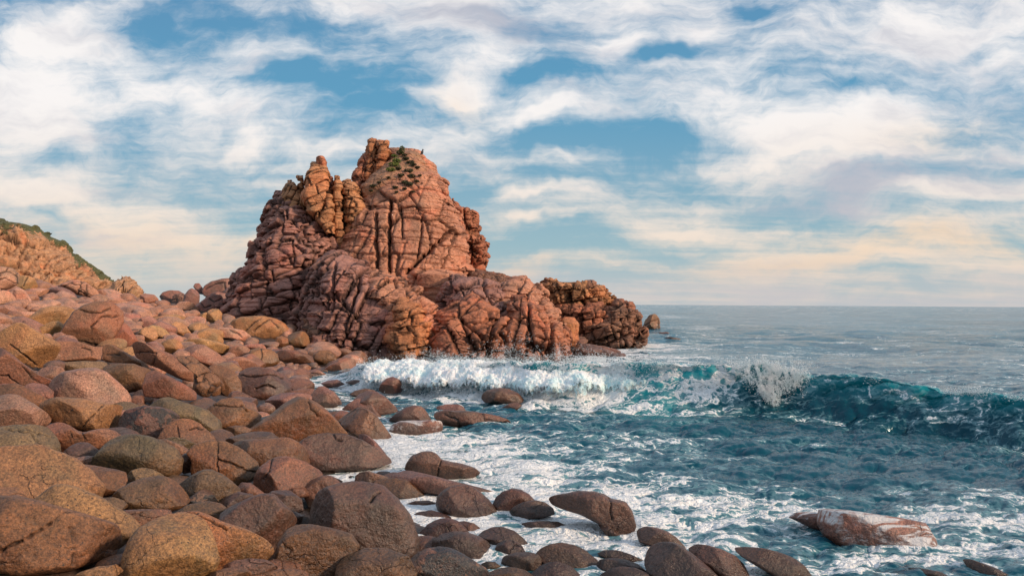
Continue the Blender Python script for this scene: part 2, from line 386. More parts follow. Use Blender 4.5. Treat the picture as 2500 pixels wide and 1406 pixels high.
def _fit(P, z):
    n = len(P); A = np.zeros((n+3, n+3)); d = ((P[:, None]-P[None])**2).sum(2)
    A[:n, :n] = _k(d)+np.eye(n)*2.0; A[:n, n] = 1; A[:n, n+1:] = P; A[n, :n] = 1; A[n+1:, :n] = P.T
    return np.linalg.solve(A, np.concatenate([z, np.zeros(3)]))
_P = W3[:, :2]; _w = _fit(_P, W3[:, 2])
def ground(X, Y):
    X = np.atleast_1d(np.asarray(X, float)); Y = np.atleast_1d(np.asarray(Y, float)); out = np.empty(X.size); xr, yr = X.ravel(), Y.ravel()
    for i in range(0, X.size, 40000):
        q = np.stack([xr[i:i+40000], yr[i:i+40000]], 1); d = ((q[:, None]-_P[None])**2).sum(2)
        out[i:i+40000] = _k(d)@_w[:-3]+_w[-3]+q@_w[-2:]
    return np.clip(out, -4, 16).reshape(X.shape)
# table for quick look-ups
_gx = np.linspace(-75, 25, 401); _gy = np.linspace(1, 115, 457)
GT = ground(*np.meshgrid(_gx, _gy))
def gz(x, y):
    fx = min(max((x+75)/.25, 0), 399.99); fy = min(max((y-1)/.25, 0), 455.99); i, j = int(fx), int(fy); a, b = fx-i, fy-j
    return (GT[j, i]*(1-a)+GT[j, i+1]*a)*(1-b)+(GT[j+1, i]*(1-a)+GT[j+1, i+1]*a)*b
xx = np.linspace(-75, 25, 600); yy = np.concatenate([np.linspace(1, 25, 300), np.linspace(25.2, 115, 300)])
GX, GY = np.meshgrid(xx, yy)
gzv = ground(GX, GY)
q = np.stack([GX.ravel(), GY.ravel(), np.zeros(GX.size)], 1)
h1, e1, o1 = worley(q*[1.1, 1.1, 1], .95)
lump = (np.sqrt(np.maximum(0, 1-(o1[:, 0]**2+o1[:, 1]**2)/.5))*.34+fbm(q*2.5, 3)*.12).reshape(GX.shape)
BGV = np.stack([GX, GY, gzv-.42+lump*.8], -1)
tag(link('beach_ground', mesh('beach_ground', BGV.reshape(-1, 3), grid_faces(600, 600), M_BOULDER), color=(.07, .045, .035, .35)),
    'dark wet rock and pebbles between the boulders', None, None, 'structure')
# ------------------------------------------------------------------ boulders
ICO = {}
def ico(n):
    if n not in ICO:
        b = bmesh.new(); bmesh.ops.create_icosphere(b, subdivisions=n, radius=1)
        V = np.array([v.co[:] for v in b.verts]); Fc = np.array([[v.index for v in f.verts] for f in b.faces]); b.free()
        ICO[n] = (V/np.linalg.norm(V, axis=1)[:, None], Fc)
    return ICO[n]
ZN = {'A': (2.7778, 0, 900), 'B': (2.529, 800, 850), 'C': (3.125, 0, 500), 'D': (2.05, 1600, 720), 'E': (4.464, 0, 640), 'R': (2.5, 700, 550), 'S': (1, 0, 0)}
CC = {'G': (.44, .25, .125), 'P': (.50, .29, .215), 'R': (.37, .18, .115), 'B': (.28, .145, .075), 'D': (.195, .112, .085), 'M': (.36, .19, .15), 'O': (.24, .165, .095), 'K': (.23, .115, .08)}
def facet(V, rs, n, lo, hi, soft, cond=None):
    for _ in range(n):
        d = rs.normal(size=3); d /= np.linalg.norm(d)
        if cond is not None: d = cond(d, rs)
        s = (V@d); lim = s.max()*rs.uniform(lo, hi)
        x = (s-lim)/soft
        ov = soft*np.where(x > 20, x, np.log1p(np.exp(np.minimum(x, 20))))
        V = V-ov[:, None]*d*.93
    return V
def rough(V, size, rs, a=.035, b=.012):
    n = V/np.linalg.norm(V, axis=1)[:, None]; o = rs.rand(3)*50
    k = 1/size
    return V+n*(size*(a*fbm(V*k*1.6+o, 3)+b*fbm(V*k*6+o, 4, .6)))[:, None]
def sat(c, k):
    l = c.mean(); return np.clip(l+(c-l)*k, .01, 1)
PLACED = []           # (x, y, r)
def outline_boulder(pts, zc, thick, facets, seed, cracks=(), strata=None, lvl=None, push=0., name='boulder', clip=True, flat=0):
    """a boulder whose face has the traced outline; returns vertices about its centre, faces, centre, cav"""
    rs = np.random.RandomState(seed)
    pts = np.array(pts, float); nx = np.roll(pts, -1, 0)
    cr_ = pts[:, 0]*nx[:, 1]-nx[:, 0]*pts[:, 1]; A = cr_.sum()/2
    c = ((pts+nx)*cr_[:, None]).sum(0)/(6*A)
    # radius of the outline around its centroid, in a frame where the outline is as tall as wide
    asp = (pts[:, 0].max()-pts[:, 0].min())/(pts[:, 1].max()-pts[:, 1].min())
    real = pts; pts = pts.copy(); pts[:, 1] = c[1]+(pts[:, 1]-c[1])*asp; nx = np.roll(pts, -1, 0)
    ang = np.linspace(0, 2*np.pi, 361)[:-1]; R = np.zeros(360)
    for i, a in enumerate(ang):
        d = np.array([math.cos(a), -math.sin(a)]); best = 0
        for p, q in zip(pts, nx):
            e = q-p; den = d[0]*e[1]-d[1]*e[0]
            if abs(den) < 1e-9: continue
            w = p-c; tt = (w[0]*e[1]-w[1]*e[0])/den; u = (w[0]*d[1]-w[1]*d[0])/den
            if tt > 0 and -1e-6 <= u <= 1+1e-6: best = max(best, tt)
        R[i] = best
    k = np.exp(-.5*(np.arange(-12, 13)/2.8)**2); k /= k.sum()
    R = np.maximum(R, R[R > 0].mean()*.15)
    R = np.convolve(np.concatenate([R[-12:], R, R[:12]]), k, 'valid')*1.02
    pts = real
    hz_ = (pts[:, 1].max()-pts[:, 1].min())/2; wd = (pts[:, 0].max()-pts[:, 0].min())/2
    a_, b_ = d2w(c[0], c[1]); a_, b_ = float(a_), float(b_)
    t_ = 7.0
    for _ in range(6000):                      # walk the ray down to the beach (or the sea)
        x, y, z = a_*t_, t_, H+b_*t_
        if z < max(gz(x, y), -.05)+zc*hz_*t_/F: break
        t_ += .02+t_*.001
        if t_ > 140: break
    t_ += push*wd*t_/F
    D = t_; s = D/F
    if lvl is None: lvl = 7 if max(hz_, wd) > 62 else 6 if max(hz_, wd) > 22 else 5
    V, Fc = ico(lvl)
    V = V.copy()
    ph = np.arctan2(V[:, 2], V[:, 0]) % (2*np.pi); Rv = np.interp(ph, np.linspace(0, 2*np.pi, 361), np.append(R, R[0]))
    rr = np.sqrt(V[:, 0]**2+V[:, 2]**2); pw = 2.7
    nrm = (rr**pw+np.abs(V[:, 1])**pw)**(-1/pw)
    mr = R.mean()/math.sqrt(asp); T = thick*min(mr*1.0, 1.25*min(hz_, wd))
    Q = np.stack([np.cos(ph)*Rv*rr*nrm, V[:, 1]*nrm*T, np.sin(ph)*Rv*rr*nrm/asp], 1)*s
    size = mr*s
    if flat:
        zt = Q[:, 2].max()*flat; ov = Q[:, 2]-zt; Q[:, 2] = np.where(ov > 0, zt+ov*.18, Q[:, 2])
    def cond(d, r):
        d = np.array([d[0]*.75, -abs(d[1])-.35, d[2]*.75+.15]); return d/np.linalg.norm(d)
    Q = facet(Q, rs, facets+2, .62, .90, size*.028, cond)
    Q = facet(Q, rs, 3, .88, .97, size*.04)
    Q = rough(Q, size, rs, .045, .020)
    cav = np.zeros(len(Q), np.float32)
    # back to the world: columns right / away / up, in the frame of the line of sight
    vd = np.array([a_, 1, b_]); vd /= np.linalg.norm(vd); rt = np.cross(vd, [0, 0, 1]); rt /= np.linalg.norm(rt); up = np.cross(rt, vd)
    ctr = np.array([a_*D, D, H+b_*D])
    Wd = Q[:, :1]*rt+Q[:, 1:2]*vd+Q[:, 2:3]*up
    if len(cracks):
        px, py = w2p(Wd+ctr); nn = Wd/np.linalg.norm(Wd, axis=1)[:, None]
        jx = fbm(Wd*(3/size)+3, 3)*mr*.10
        for line in cracks:
            pl = np.array(line, float); g_ = np.zeros(len(Wd)); wpx = max(mr*.028, 2.2)
            for p, q_ in zip(pl[:-1], pl[1:]):
                e = q_-p; L2 = (e**2).sum(); tt = np.clip(((px-p[0])*e[0]+(py-p[1])*e[1])/L2, 0, 1)
                dd = np.hypot(px-(p[0]+tt*e[0])-jx*.5, py-(p[1]+tt*e[1])+jx)
                g_ = np.maximum(g_, np.exp(-(dd/wpx)**2))
            g_ *= (Q[:, 1] < size*.25)
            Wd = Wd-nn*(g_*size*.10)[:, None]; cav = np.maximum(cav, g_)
    if strata is not None:
        rx, ry, rz, cell, amp = strata
        Rm = rotm(rx, ry, rz); qq = ((Wd+ctr)@Rm.T)/np.array(cell)+fbm(Wd*(1.2/size), 2)[:, None]*.25
        h_, e_, o_ = worley(qq+seed, .7); e_ = e_*min(cell)
        nn = Wd/np.linalg.norm(Wd, axis=1)[:, None]
        g_ = np.exp(-(e_/(.035*size))**2)
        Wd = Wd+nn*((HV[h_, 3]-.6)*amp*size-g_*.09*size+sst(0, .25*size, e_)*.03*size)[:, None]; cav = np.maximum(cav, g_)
    PLACED.append((ctr[0], ctr[1], min(wd, hz_*1.5)*s, wd*s))
    return Wd, Fc, ctr, cav
SPEC = []
def B(zone, col, label, pts, **kw):
    k, ox, oy = ZN[zone]
    v = [tuple(map(float, p.split(','))) for p in pts.split()]
    v = [(x/k+ox, y/k+oy) for x, y in v]
    for nm in ('cracks',):
        if nm in kw:
            kw[nm] = [[(float(p.split(',')[0])/k+ox, float(p.split(',')[1])/k+oy) for p in ln.split()] for ln in kw[nm].split('|')]
    SPEC.append((col, label, v, kw))
B('A','B','huge brown granite boulder filling the bottom left corner of the photo','-300,900 -100,850 0,850 120,860 350,960 600,1080 700,1130 740,1180 750,1290 620,1370 450,1400 150,1390 0,1330 -300,1250',al=.0,facets=3,cracks='0,1240 150,1160 280,1100 350,1050|480,1080 520,1200 500,1330')
B('A','B','rounded brown end of rock poking out behind the corner boulder','600,1085 700,1110 790,1220 765,1290 700,1300 600,1250',al=.1)
B('A','G','long orange brown boulder with grey right flank above the corner boulder','220,910 290,850 390,780 450,785 520,810 640,880 850,1040 905,1110 890,1190 830,1210 760,1290 400,1250 230,1050',al=.0,facets=3)
B('A','G','very big boulder at left edge half orange half olive grey','-250,600 -100,520 0,520 90,520 250,530 450,640 560,740 640,860 600,1000 300,960 0,960 -200,950',al=.0,facets=4)
B('A','O','olive grey boulder with a ledge at the left edge of the photo','-200,500 -100,400 0,390 130,380 220,385 310,400 350,470 385,600 300,680 0,680 -200,640',cracks='180,400 260,440 350,460|40,400 200,430 330,560')
B('A','G','small orange boulder half hidden behind the corner boulder at left','-100,860 -60,815 0,800 110,815 180,900 120,1010 -80,1010')
B('A','G','egg shaped grey and orange boulder in the middle of the bottom row','860,1330 870,1230 900,1140 950,1070 1080,1000 1220,970 1320,1010 1370,1060 1430,1180 1465,1330 1430,1410 1300,1470 1000,1470 870,1420',al=.0,facets=2)
B('A','G','long brown boulder sloping right behind the egg shaped one','1180,965 1280,958 1380,975 1530,1060 1700,1130 1800,1190 1840,1280 1790,1340 1500,1350 1350,1380 1200,1200',al=.12,facets=3,cracks='1260,965 1380,1000 1540,1080')
B('A','D','smooth dark wet boulder with a flat shiny top left of the biggest shore boulder','1495,1040 1510,970 1570,925 1680,880 1780,858 1850,865 1930,950 2010,1050 1975,1120 1900,1230 1800,1260 1600,1200 1500,1100',al=.0,facets=4)
B('A','B','squarish brown boulder with flat top below the biggest shore boulder','1875,1280 1890,1180 1950,1090 2020,1060 2100,1062 2200,1082 2380,1140 2430,1220 2400,1320 2300,1410 2100,1440 1930,1400 1880,1340',al=.0,facets=4)
B('S','D','biggest dark boulder on the shore with a reddish band across its top','735,1300 738,1250 752,1215 790,1190 840,1180 890,1179 930,1190 970,1225 1000,1265 1018,1320 1015,1360 985,1380 900,1370 820,1340 760,1330',al=.0,facets=3,cracks='905,1225 915,1210 925,1204')
B('B','B','rounded brown boulder at the bottom edge below the biggest shore boulder','50,1420 60,1330 110,1280 230,1235 350,1240 500,1300 560,1406 500,1500 100,1520',al=.0)
B('A','R','reddish brown boulder with dark scar right of the cracked square boulder','1730,780 1740,720 1770,665 1830,610 1890,597 1950,600 2060,640 2210,730 2100,850 1900,900 1740,850',al=.15,cracks='1840,615 1820,700 1790,740')
B('S','K','long low maroon boulder at the water with a smooth top','728,1085 745,1068 765,1060 800,1056 840,1060 880,1075 920,1098 950,1122 955,1138 900,1150 780,1152 740,1125',al=.05,facets=4,cracks='812,1058 820,1070 835,1072')
B('A','B','square reddish boulder with a vertical seam in the middle of the beach','1285,560 1330,505 1400,488 1470,486 1540,500 1650,570 1730,650 1745,710 1700,780 1600,800 1330,760 1310,680 1320,620',al=.2,cracks='1470,490 1478,560 1470,640 1478,700|1478,610 1560,640 1660,680 1740,700')
B('A','B','orange brown slab boulder behind the seamed square boulder','1500,490 1700,475 1930,475 1970,480 2020,510 2110,580 2130,640 2100,690 1950,720 1750,700 1600,600 1520,530',al=.0,facets=4)
B('A','O','large rounded boulder with purple stained left shoulder mid beach','640,640 670,580 760,480 830,445 900,445 1000,465 1070,500 1170,560 1215,640 1205,720 1160,760 1000,780 750,720 650,690',al=.12,facets=4)
B('A','B','wedge shaped olive boulder below the purple stained boulder','430,620 600,640 760,690 830,720 850,790 800,850 700,870 620,820 520,720',al=.25)
B('A','O','small domed boulder right of the wedge shaped olive boulder','845,745 900,685 960,668 1030,690 1110,740 1050,800 870,790',al=.25)
B('A','O','smooth grey brown domed boulder in the middle of the beach','1205,790 1300,720 1380,682 1440,688 1500,720 1570,780 1640,850 1600,940 1480,960 1300,900',al=.0,facets=2)
B('A','B','pointed boulder with grey top and brown face above the bottom row','765,870 830,800 900,760 980,735 1080,730 1170,760 1220,810 1285,910 1200,970 1050,980 930,960 830,900',al=.22)
B('A','B','low brown boulder directly above the egg shaped boulder','1180,970 1280,915 1400,903 1480,925 1535,970 1510,1040 1350,1080 1200,1040')
B('A','D','purple grey boulder above the dark wet flat topped one','1485,920 1520,865 1620,838 1700,860 1740,900 1600,980 1500,970')
B('A','R','small smooth pink boulder between two large brown ones','1605,800 1640,765 1700,775 1800,860 1740,900 1660,880')
B('A','D','small boulder with black mussels on its left side','1265,890 1330,840 1385,812 1430,830 1480,925 1420,950 1300,920',al=.75)
B('A','D','grey mottled boulder with a black mussel patch right of it','1780,870 1850,825 1960,823 2040,890 2055,970 1980,1000 1870,960',al=.5)
B('A','R','small reddish boulder left of the biggest shore boulder','1940,815 1990,803 2070,806 2090,870 2010,880')
B('A','R','dome of red rock just behind the biggest shore boulder','2060,850 2075,780 2110,750 2160,730 2220,728 2270,745 2310,790 2260,880 2100,930',al=.1)
B('A','B','arched brown boulder with a dark hollow in its face','1080,480 1110,420 1140,380 1190,345 1240,338 1290,345 1350,380 1420,450 1460,500 1400,530 1150,530',al=.3,cracks='1200,400 1210,440 1215,470|1290,410 1340,400 1380,410')
B('A','D','grey boulder with black mussel patches on its left top','820,430 825,340 870,275 970,253 1060,262 1140,290 1200,340 1180,420 1100,480 900,480',al=.85)
B('A','O','olive grey long boulder sloping right beside the mussel covered one','1005,270 1060,220 1110,190 1160,186 1230,220 1400,290 1480,370 1490,440 1440,490 1300,440 1150,360',al=.35)
B('A','G','block with orange face and a diagonal crack below the big round boulder','305,310 315,220 340,190 400,182 550,200 700,245 840,270 825,370 790,450 690,450 520,400 400,360 320,340',al=.35,facets=4,cracks='700,250 640,310 580,370 560,400')
B('A','P','big round smooth boulder with dusky pink top left of centre','350,150 370,95 410,50 460,18 540,0 640,-2 700,20 760,80 830,160 855,220 850,280 790,300 600,260 400,220',al=.0,facets=3)
B('A','P','light brown boulder at left edge with smooth sloping face','-100,250 -40,180 50,170 110,175 200,240 290,320 320,370 280,420 100,420 0,400',al=.0)
B('A','B','pinkish boulder top at left edge above the light brown one','-80,150 -20,110 60,100 120,103 200,150 300,225 305,280 200,290 0,240',al=.1)
B('A','M','small boulder wedged left of the big round smooth boulder','165,145 190,105 235,93 300,108 350,160 350,220 270,230 190,190')
B('A','R','knobbly two humped red brown boulder at left','300,400 340,352 400,345 470,375 530,425 570,435 620,420 690,418 750,440 790,470 740,550 640,560 500,570 400,570 330,470',al=.1,cracks='560,430 580,470 570,520')
B('A','D','small dark grey domed boulder above the orange olive one','395,600 440,560 490,515 540,498 590,508 660,570 640,630 500,640 410,620')
B('A','P','small pinkish flat stone under the dark grey dome','435,635 500,602 580,593 650,602 650,650 540,670')
B('A','D','small upright dark stone left of the seamed square boulder','1215,640 1225,595 1255,573 1300,585 1315,650 1300,700 1240,710')
B('A','R','low red boulder right of the purple stained boulder','1025,490 1060,472 1130,475 1240,530 1290,580 1250,620 1130,590')
B('A','O','small olive slab touching the arched boulder','1110,475 1180,458 1260,480 1330,520 1300,560 1180,530')
B('A','B','chunky cracked brown boulder beside the white water','1380,295 1440,245 1500,208 1570,198 1630,212 1660,265 1720,290 1785,330 1720,400 1600,420 1450,400 1400,350',al=.15,cracks='1440,250 1540,250 1640,255|1640,250 1680,290')
B('A','B','low brown stone behind the grey green flat boulder','1500,430 1540,395 1600,385 1660,395 1710,420 1680,460 1540,470')
B('A','D','grey green flat boulder with smooth top near the water','1480,495 1560,460 1650,435 1750,423 1840,435 1890,475 1800,510 1600,520',al=.1)
B('A','B','large pyramid shaped brown boulder at the edge of the surf','1690,415 1760,360 1850,300 1930,230 1990,193 2040,190 2090,200 2160,245 2250,330 2350,460 2310,520 2100,520 1900,500 1760,460',al=.05,facets=5,zc=.45,cracks='2085,205 2110,260 2160,320')
B('B','B','split brown boulder with seaweed in its joint beside the pyramid boulder','50,450 90,420 150,375 200,365 250,380 300,420 350,490 400,560 415,610 330,625 230,590 110,510 50,480',al=.3,zc=.5,cracks='40,430 100,500 200,560 260,600|120,400 170,370')
B('B','M','purplish rock shoulder behind the split brown boulder','85,380 130,340 180,310 225,305 262,325 290,370 350,450 380,510 330,480 240,400 150,385',al=.25)
B('A','M','pale wet topped boulder in shallow water behind the pyramid boulder','1800,250 1810,210 1840,180 1900,165 2000,163 2090,170 2140,190 2100,240 1950,300 1850,300',zc=.5)
B('A','M','pink rounded rock standing in the foaming shallows near the beach','2100,200 2130,150 2160,120 2200,120 2260,160 2300,200 2320,245 2250,265 2150,260',water=1)
B('A','R','long low red boulder behind the egg shaped boulder, left part','765,955 850,948 950,952 1150,975 1140,1010 1040,1060 950,1100 870,1040')
B('A','B','small brown boulder left of the pointed grey topped boulder','655,885 700,868 770,872 830,900 865,945 800,970 700,940')
B('A','R','small red stone tucked behind the orange brown long boulder','865,1060 910,1042 950,1090 910,1140')
B('A','D','low dark grey boulder at the bottom edge below the sloping long one','1495,1370 1530,1315 1600,1292 1700,1290 1800,1310 1875,1368 1800,1430 1600,1430')
B('A','B','tan stone cut by the bottom edge right of the egg shaped boulder','1400,1400 1450,1365 1540,1350 1640,1365 1710,1400 1650,1450 1450,1450')
B('A','B','wide brown stone cut by the bottom edge under the squarish boulder','1620,1410 1720,1380 1850,1366 2000,1368 2140,1406 2050,1460 1750,1460')
B('A','G','low stone at the bottom edge between corner boulder and egg boulder','490,1400 560,1360 660,1342 780,1345 840,1385 760,1440 560,1440')
B('A','D','small dark stone between the wet flat topped boulder and the biggest one','1945,975 2000,968 2060,995 2040,1060 1990,1040')
# ---- shore, zone B
B('B','B','brown boulder with a shiny black patch right above the biggest shore boulder','280,825 310,808 400,800 490,818 545,865 590,905 590,940 470,950 400,930 330,870',al=.45)
B('B','M','small mauve boulder at the waterline left of the black patched one','165,835 172,785 200,765 250,758 300,775 375,800 340,830 250,850')
B('B','M','long narrow rock lying across the waterline towards the surf','378,785 390,750 430,738 480,745 560,765 680,795 800,828 930,860 1030,890 1070,915 1020,940 880,930 720,905 580,885 470,830',thick=.8,zc=.6)
B('B','K','red brown rock in the foam with a deep vertical split','478,745 490,705 520,665 580,638 630,634 670,650 700,685 760,702 820,712 900,738 950,775 900,805 780,812 640,800 520,765',water=1,cracks='700,690 685,740 678,790',facets=3)
B('B','D','smooth dark egg shaped boulder standing in foam right of the biggest one','672,960 680,915 710,880 760,855 820,848 880,850 940,880 1000,940 1045,1010 1048,1050 970,1075 850,1075 740,1040 685,1000',zc=.5,facets=2)
B('B','K','triangular red rock behind two dark boulders in the foam','1018,965 1040,920 1080,885 1140,868 1190,874 1240,900 1285,945 1250,990 1150,1010 1050,1005',water=1)
B('B','D','low dark wet boulder directly below the triangular red rock','1108,1020 1150,980 1210,950 1280,940 1340,950 1390,985 1402,1020 1330,1045 1230,1055 1140,1045',water=1)
B('B','K','big sloping red brown boulder in the foam with a notch near its right end','1352,945 1400,920 1480,905 1560,888 1650,888 1710,905 1750,928 1790,932 1840,945 1875,1000 1900,1080 1880,1130 1820,1160 1740,1130 1660,1070 1560,1030 1450,1000 1380,975',water=1,cracks='1738,925 1750,960 1748,1010 1760,1060',facets=3)
B('B','K','small wet slab leaning on the notched sloping boulder','1672,1100 1690,1075 1730,1078 1790,1120 1800,1160 1770,1190 1715,1150',water=1,zc=.4)
B('B','D','thin flat rock barely above the foam left of the sloping boulder','1180,1085 1250,1072 1330,1065 1420,1068 1495,1095 1440,1115 1330,1118 1240,1105',water=1)
B('B','M','rounded mauve rock in the water right of the notched boulder','1895,1165 1915,1130 1960,1108 2020,1108 2090,1125 2150,1160 2215,1225 2120,1240 2000,1220 1920,1200',water=1)
B('B','D','large dark rounded boulder at the bottom edge right of centre','1950,1320 1960,1280 1990,1240 2060,1212 2130,1208 2190,1230 2280,1290 2360,1350 2440,1420 2380,1480 2100,1480 1980,1400',facets=2,zc=.5)
B('D','K','dark red boulder behind the large rounded one at the bottom edge','155,1275 200,1258 270,1262 340,1275 400,1298 440,1335 468,1390 400,1420 300,1400 200,1330',water=1)
B('D','K','low red brown rock right of it at the bottom edge','400,1290 460,1280 540,1278 620,1288 690,1308 740,1340 778,1390 760,1430 650,1430 520,1370 440,1330',water=1)
B('D','M','big flat pale rock in the water with white foam streaks','830,1170 850,1090 890,1040 960,1020 1060,1025 1150,1040 1240,1070 1310,1110 1350,1170 1375,1250 1350,1320 1260,1340 1100,1330 950,1290 860,1240',water=1,streak=1,thick=1.1,facets=0,zc=.24,flat=.42,sh=1.8)
B('D','M','smaller foam streaked slab joined to the left of the big flat pale rock','675,1125 710,1098 770,1088 850,1088 900,1098 870,1140 840,1180 780,1165 730,1145',water=1,streak=1,zc=.8,sh=1.6,facets=1)
B('D','K','low dark rock just breaking the surface at the bottom right corner','1530,1345 1600,1340 1700,1362 1780,1395 1840,1430 1700,1440 1600,1400',water=1,zc=.2)
B('D','K','sliver of dark rock awash at the bottom edge left of the corner','1265,1385 1330,1375 1420,1378 1500,1406 1420,1430 1320,1415',water=1,zc=.35)
B('B','K','red brown boulder in the foam below the dark egg shaped one','555,1170 570,1130 620,1085 680,1055 740,1050 800,1068 850,1110 875,1145 800,1185 680,1205 590,1200',al=.2)
B('B','K','reddish stone right behind the red brown boulder in foam','780,1075 840,1066 900,1080 940,1108 920,1155 860,1150')
B('B','D','large dark grey boulder in the foam above the red one with black spots','635,1225 650,1185 700,1150 770,1133 850,1138 920,1160 990,1195 1025,1240 1020,1300 950,1345 820,1300 690,1260',facets=2)
B('B','D','oval brown boulder right of the large dark grey one','925,1165 960,1130 1020,1108 1080,1104 1150,1128 1220,1180 1285,1235 1240,1265 1130,1260 1010,1220')
B('B','D','small dark boulder in the foam gap between bigger ones','1030,1250 1045,1210 1090,1187 1145,1186 1195,1215 1225,1262 1180,1300 1090,1310')
B('B','D','low wide brown boulder under the small dark one','1055,1320 1090,1285 1160,1265 1240,1258 1300,1275 1338,1320 1310,1360 1200,1380 1100,1360')
B('B','B','dark brown ridge backed boulder in the middle of the bottom row of shore stones','1285,1275 1320,1240 1380,1212 1450,1203 1520,1215 1590,1245 1650,1290 1685,1315 1620,1370 1480,1370 1340,1340',al=.3)
B('B','D','flat stone in milky foam right of the ridge backed boulder','1665,1275 1710,1252 1780,1248 1860,1265 1960,1305 1950,1335 1820,1320 1720,1305')
B('B','D','small oval dark boulder below the flat stone in foam','1645,1340 1680,1312 1750,1300 1830,1302 1910,1325 1975,1372 1900,1395 1740,1400')
B('B','D','grey stone cut by the bottom edge left of the large rounded boulder','1680,1410 1740,1370 1810,1350 1890,1352 1970,1378 2020,1410 1920,1450 1740,1450')
B('B','K','reddish stone cut by the bottom edge below the ridge backed boulder','1250,1400 1310,1345 1370,1323 1430,1322 1500,1342 1590,1405 1500,1450 1290,1450')
B('B','B','wide brown stone at the bottom edge beside the black spotted one','960,1390 1040,1358 1130,1350 1220,1365 1300,1405 1220,1450 1000,1450')
B('B','R','big orange red boulder with black spots at the bottom edge','405,1410 470,1340 540,1275 610,1240 680,1230 750,1242 830,1278 900,1320 970,1362 1010,1410 900,1490 500,1490',al=.95,facets=3)
B('B','R','small brown hump right behind the black spotted boulder','695,1240 740,1215 790,1220 835,1245 852,1290 800,1290')
B('B','B','small rounded stone right of the black spotted boulder','940,1335 980,1316 1030,1318 1078,1350 1040,1370 970,1365')
B('B','R','thin red stone under the black patched boulder at the waterline','465,965 540,942 620,940 665,955 660,985 560,995 490,990',al=.3)
B('B','D','shallow dark rock just under the swirling foam','500,1050 550,1010 640,1000 720,1025 790,1060 700,1090 580,1090',water=1,zc=.25)
# ---- rocks in the surf
B('B','M','pale pink wet block behind the jointed slab in the surf','655,385 680,358 740,345 800,345 850,365 858,388 780,410 700,410',water=1)
B('B','K','long jointed brown slab in the surf pointing right','648,420 665,390 740,380 780,390 850,385 960,400 1060,422 1110,440 1148,480 1140,505 1060,510 940,505 830,500 740,490 680,450',water=1,cracks='720,410 800,440 815,490|960,405 975,450 980,490|985,440 1060,455 1120,462',facets=3,zc=.7)
B('B','M','flat wet rock with a foam washed top in front of the jointed slab','385,505 400,470 440,450 520,446 620,446 700,450 735,485 700,530 620,548 480,548 400,535',water=1,facets=1,streak=1,zc=.55)
B('B','K','low conical red rock behind the flat wet rock','375,445 420,405 480,365 530,352 580,362 620,405 648,445 560,460 440,460',water=1)
B('B','K','smooth red brown boulder in the shallows between pyramid boulder and surf','160,320 190,285 240,263 300,268 350,300 400,345 447,385 400,415 300,425 220,370',water=1)
B('B','K','upright dark red rock at the left end of the breaking wave','315,260 330,215 365,185 400,176 445,195 460,235 455,272 400,280 340,278',water=1)
B('B','K','dark red boulder in front of the wave with water pouring over it','942,310 955,280 990,255 1060,242 1120,250 1180,280 1215,315 1190,340 1080,345 970,335',water=1)
B('B','K','small low rock right in front of the wave washed boulder','1045,390 1080,365 1120,342 1165,333 1200,352 1170,380 1110,395',water=1)
B('B','R','red boulder at the foot of the rock stack where the wave ends','-20,130 20,95 70,66 130,60 178,75 175,120 160,185 110,192 40,170',zc=.45)
B('B','K','thin long rock behind the upright dark red rock','100,205 160,193 230,200 310,220 260,235 170,232',water=1)
B('B','M','low pink rock in foam near the beach foot','-40,215 0,198 60,194 110,222 60,240 -10,240',water=1)
B('B','M','brown boulder at the water behind the pyramid boulder, leftmost','-70,320 -50,275 -10,256 30,262 65,300 88,345 50,365 -30,365',zc=.5)
B('B','K','tiny reddish rock in white water below the thin long rock','130,285 170,262 230,248 300,262 260,285 180,298',water=1)
B('B','M','pale sloping tongue of rock beside the maroon boulder','170,545 200,528 240,535 290,572 340,630 385,690 398,728 330,740 260,660',zc=.5)
# ---- middle beach, zones C and E
B('E','G','big tilted golden block at the left edge of the beach','-120,880 -20,790 100,720 190,665 250,660 350,730 480,810 600,905 600,960 560,1050 400,1220 260,1130 100,990 -40,900 -150,930',facets=5,thick=.8,al=0,zc=.45,cracks='100,900 250,1010 400,1120')
B('E','R','largest upright boulder on the middle beach with diagonal cracks','705,790 740,700 790,620 830,540 920,480 1000,440 1100,425 1190,430 1250,480 1300,540 1300,600 1305,650 1260,760 1200,860 1130,930 1000,910 850,880 710,850',facets=4,al=0,thick=.8,zc=.75,cracks='985,710 1040,660 1110,595 1180,590 1290,590|860,520 1000,540 1110,540 1200,500|715,850 900,870 1100,930',sh=.85)
B('E','R','wide red slab underneath the largest upright boulder','560,870 640,855 850,870 1010,925 1150,920 1150,1000 1110,1085 900,1090 700,1080 600,1060 570,980',facets=3,al=.1,sh=.85,cracks='900,930 1000,960 1010,1010|1140,950 1110,1080')
B('E','R','tall triangular red stone leaning right of the largest upright boulder','1215,890 1260,790 1300,680 1340,640 1380,670 1440,770 1500,870 1440,930 1350,960 1250,920',facets=3,al=0,sh=.9)
B('E','G','golden brown boulder behind the largest upright one to the left','330,620 400,560 480,500 560,475 700,480 790,520 820,560 780,640 700,700 600,700 430,710 350,670',facets=4,al=0)
B('E','G','two toned boulder with dark left face and golden right face','425,750 470,700 560,650 630,645 700,690 720,740 700,790 600,830 480,800',facets=4,al=0)
B('E','M','small grey pebble shaped boulder beside the two toned boulder','450,800 490,775 540,780 575,830 550,860 480,840')
B('E','M','small mauve boulder touching the foot of the largest upright one','560,830 600,775 660,760 710,790 700,850 620,870')
B('E','R','dark brown sloping rock below the golden block at the left edge','-150,900 0,900 120,1000 260,1130 400,1250 560,1330 570,1400 400,1460 100,1430 -100,1300',facets=4,al=0,sh=.8,cracks='0,1240 80,1240 200,1330|250,1130 350,1250 450,1330')
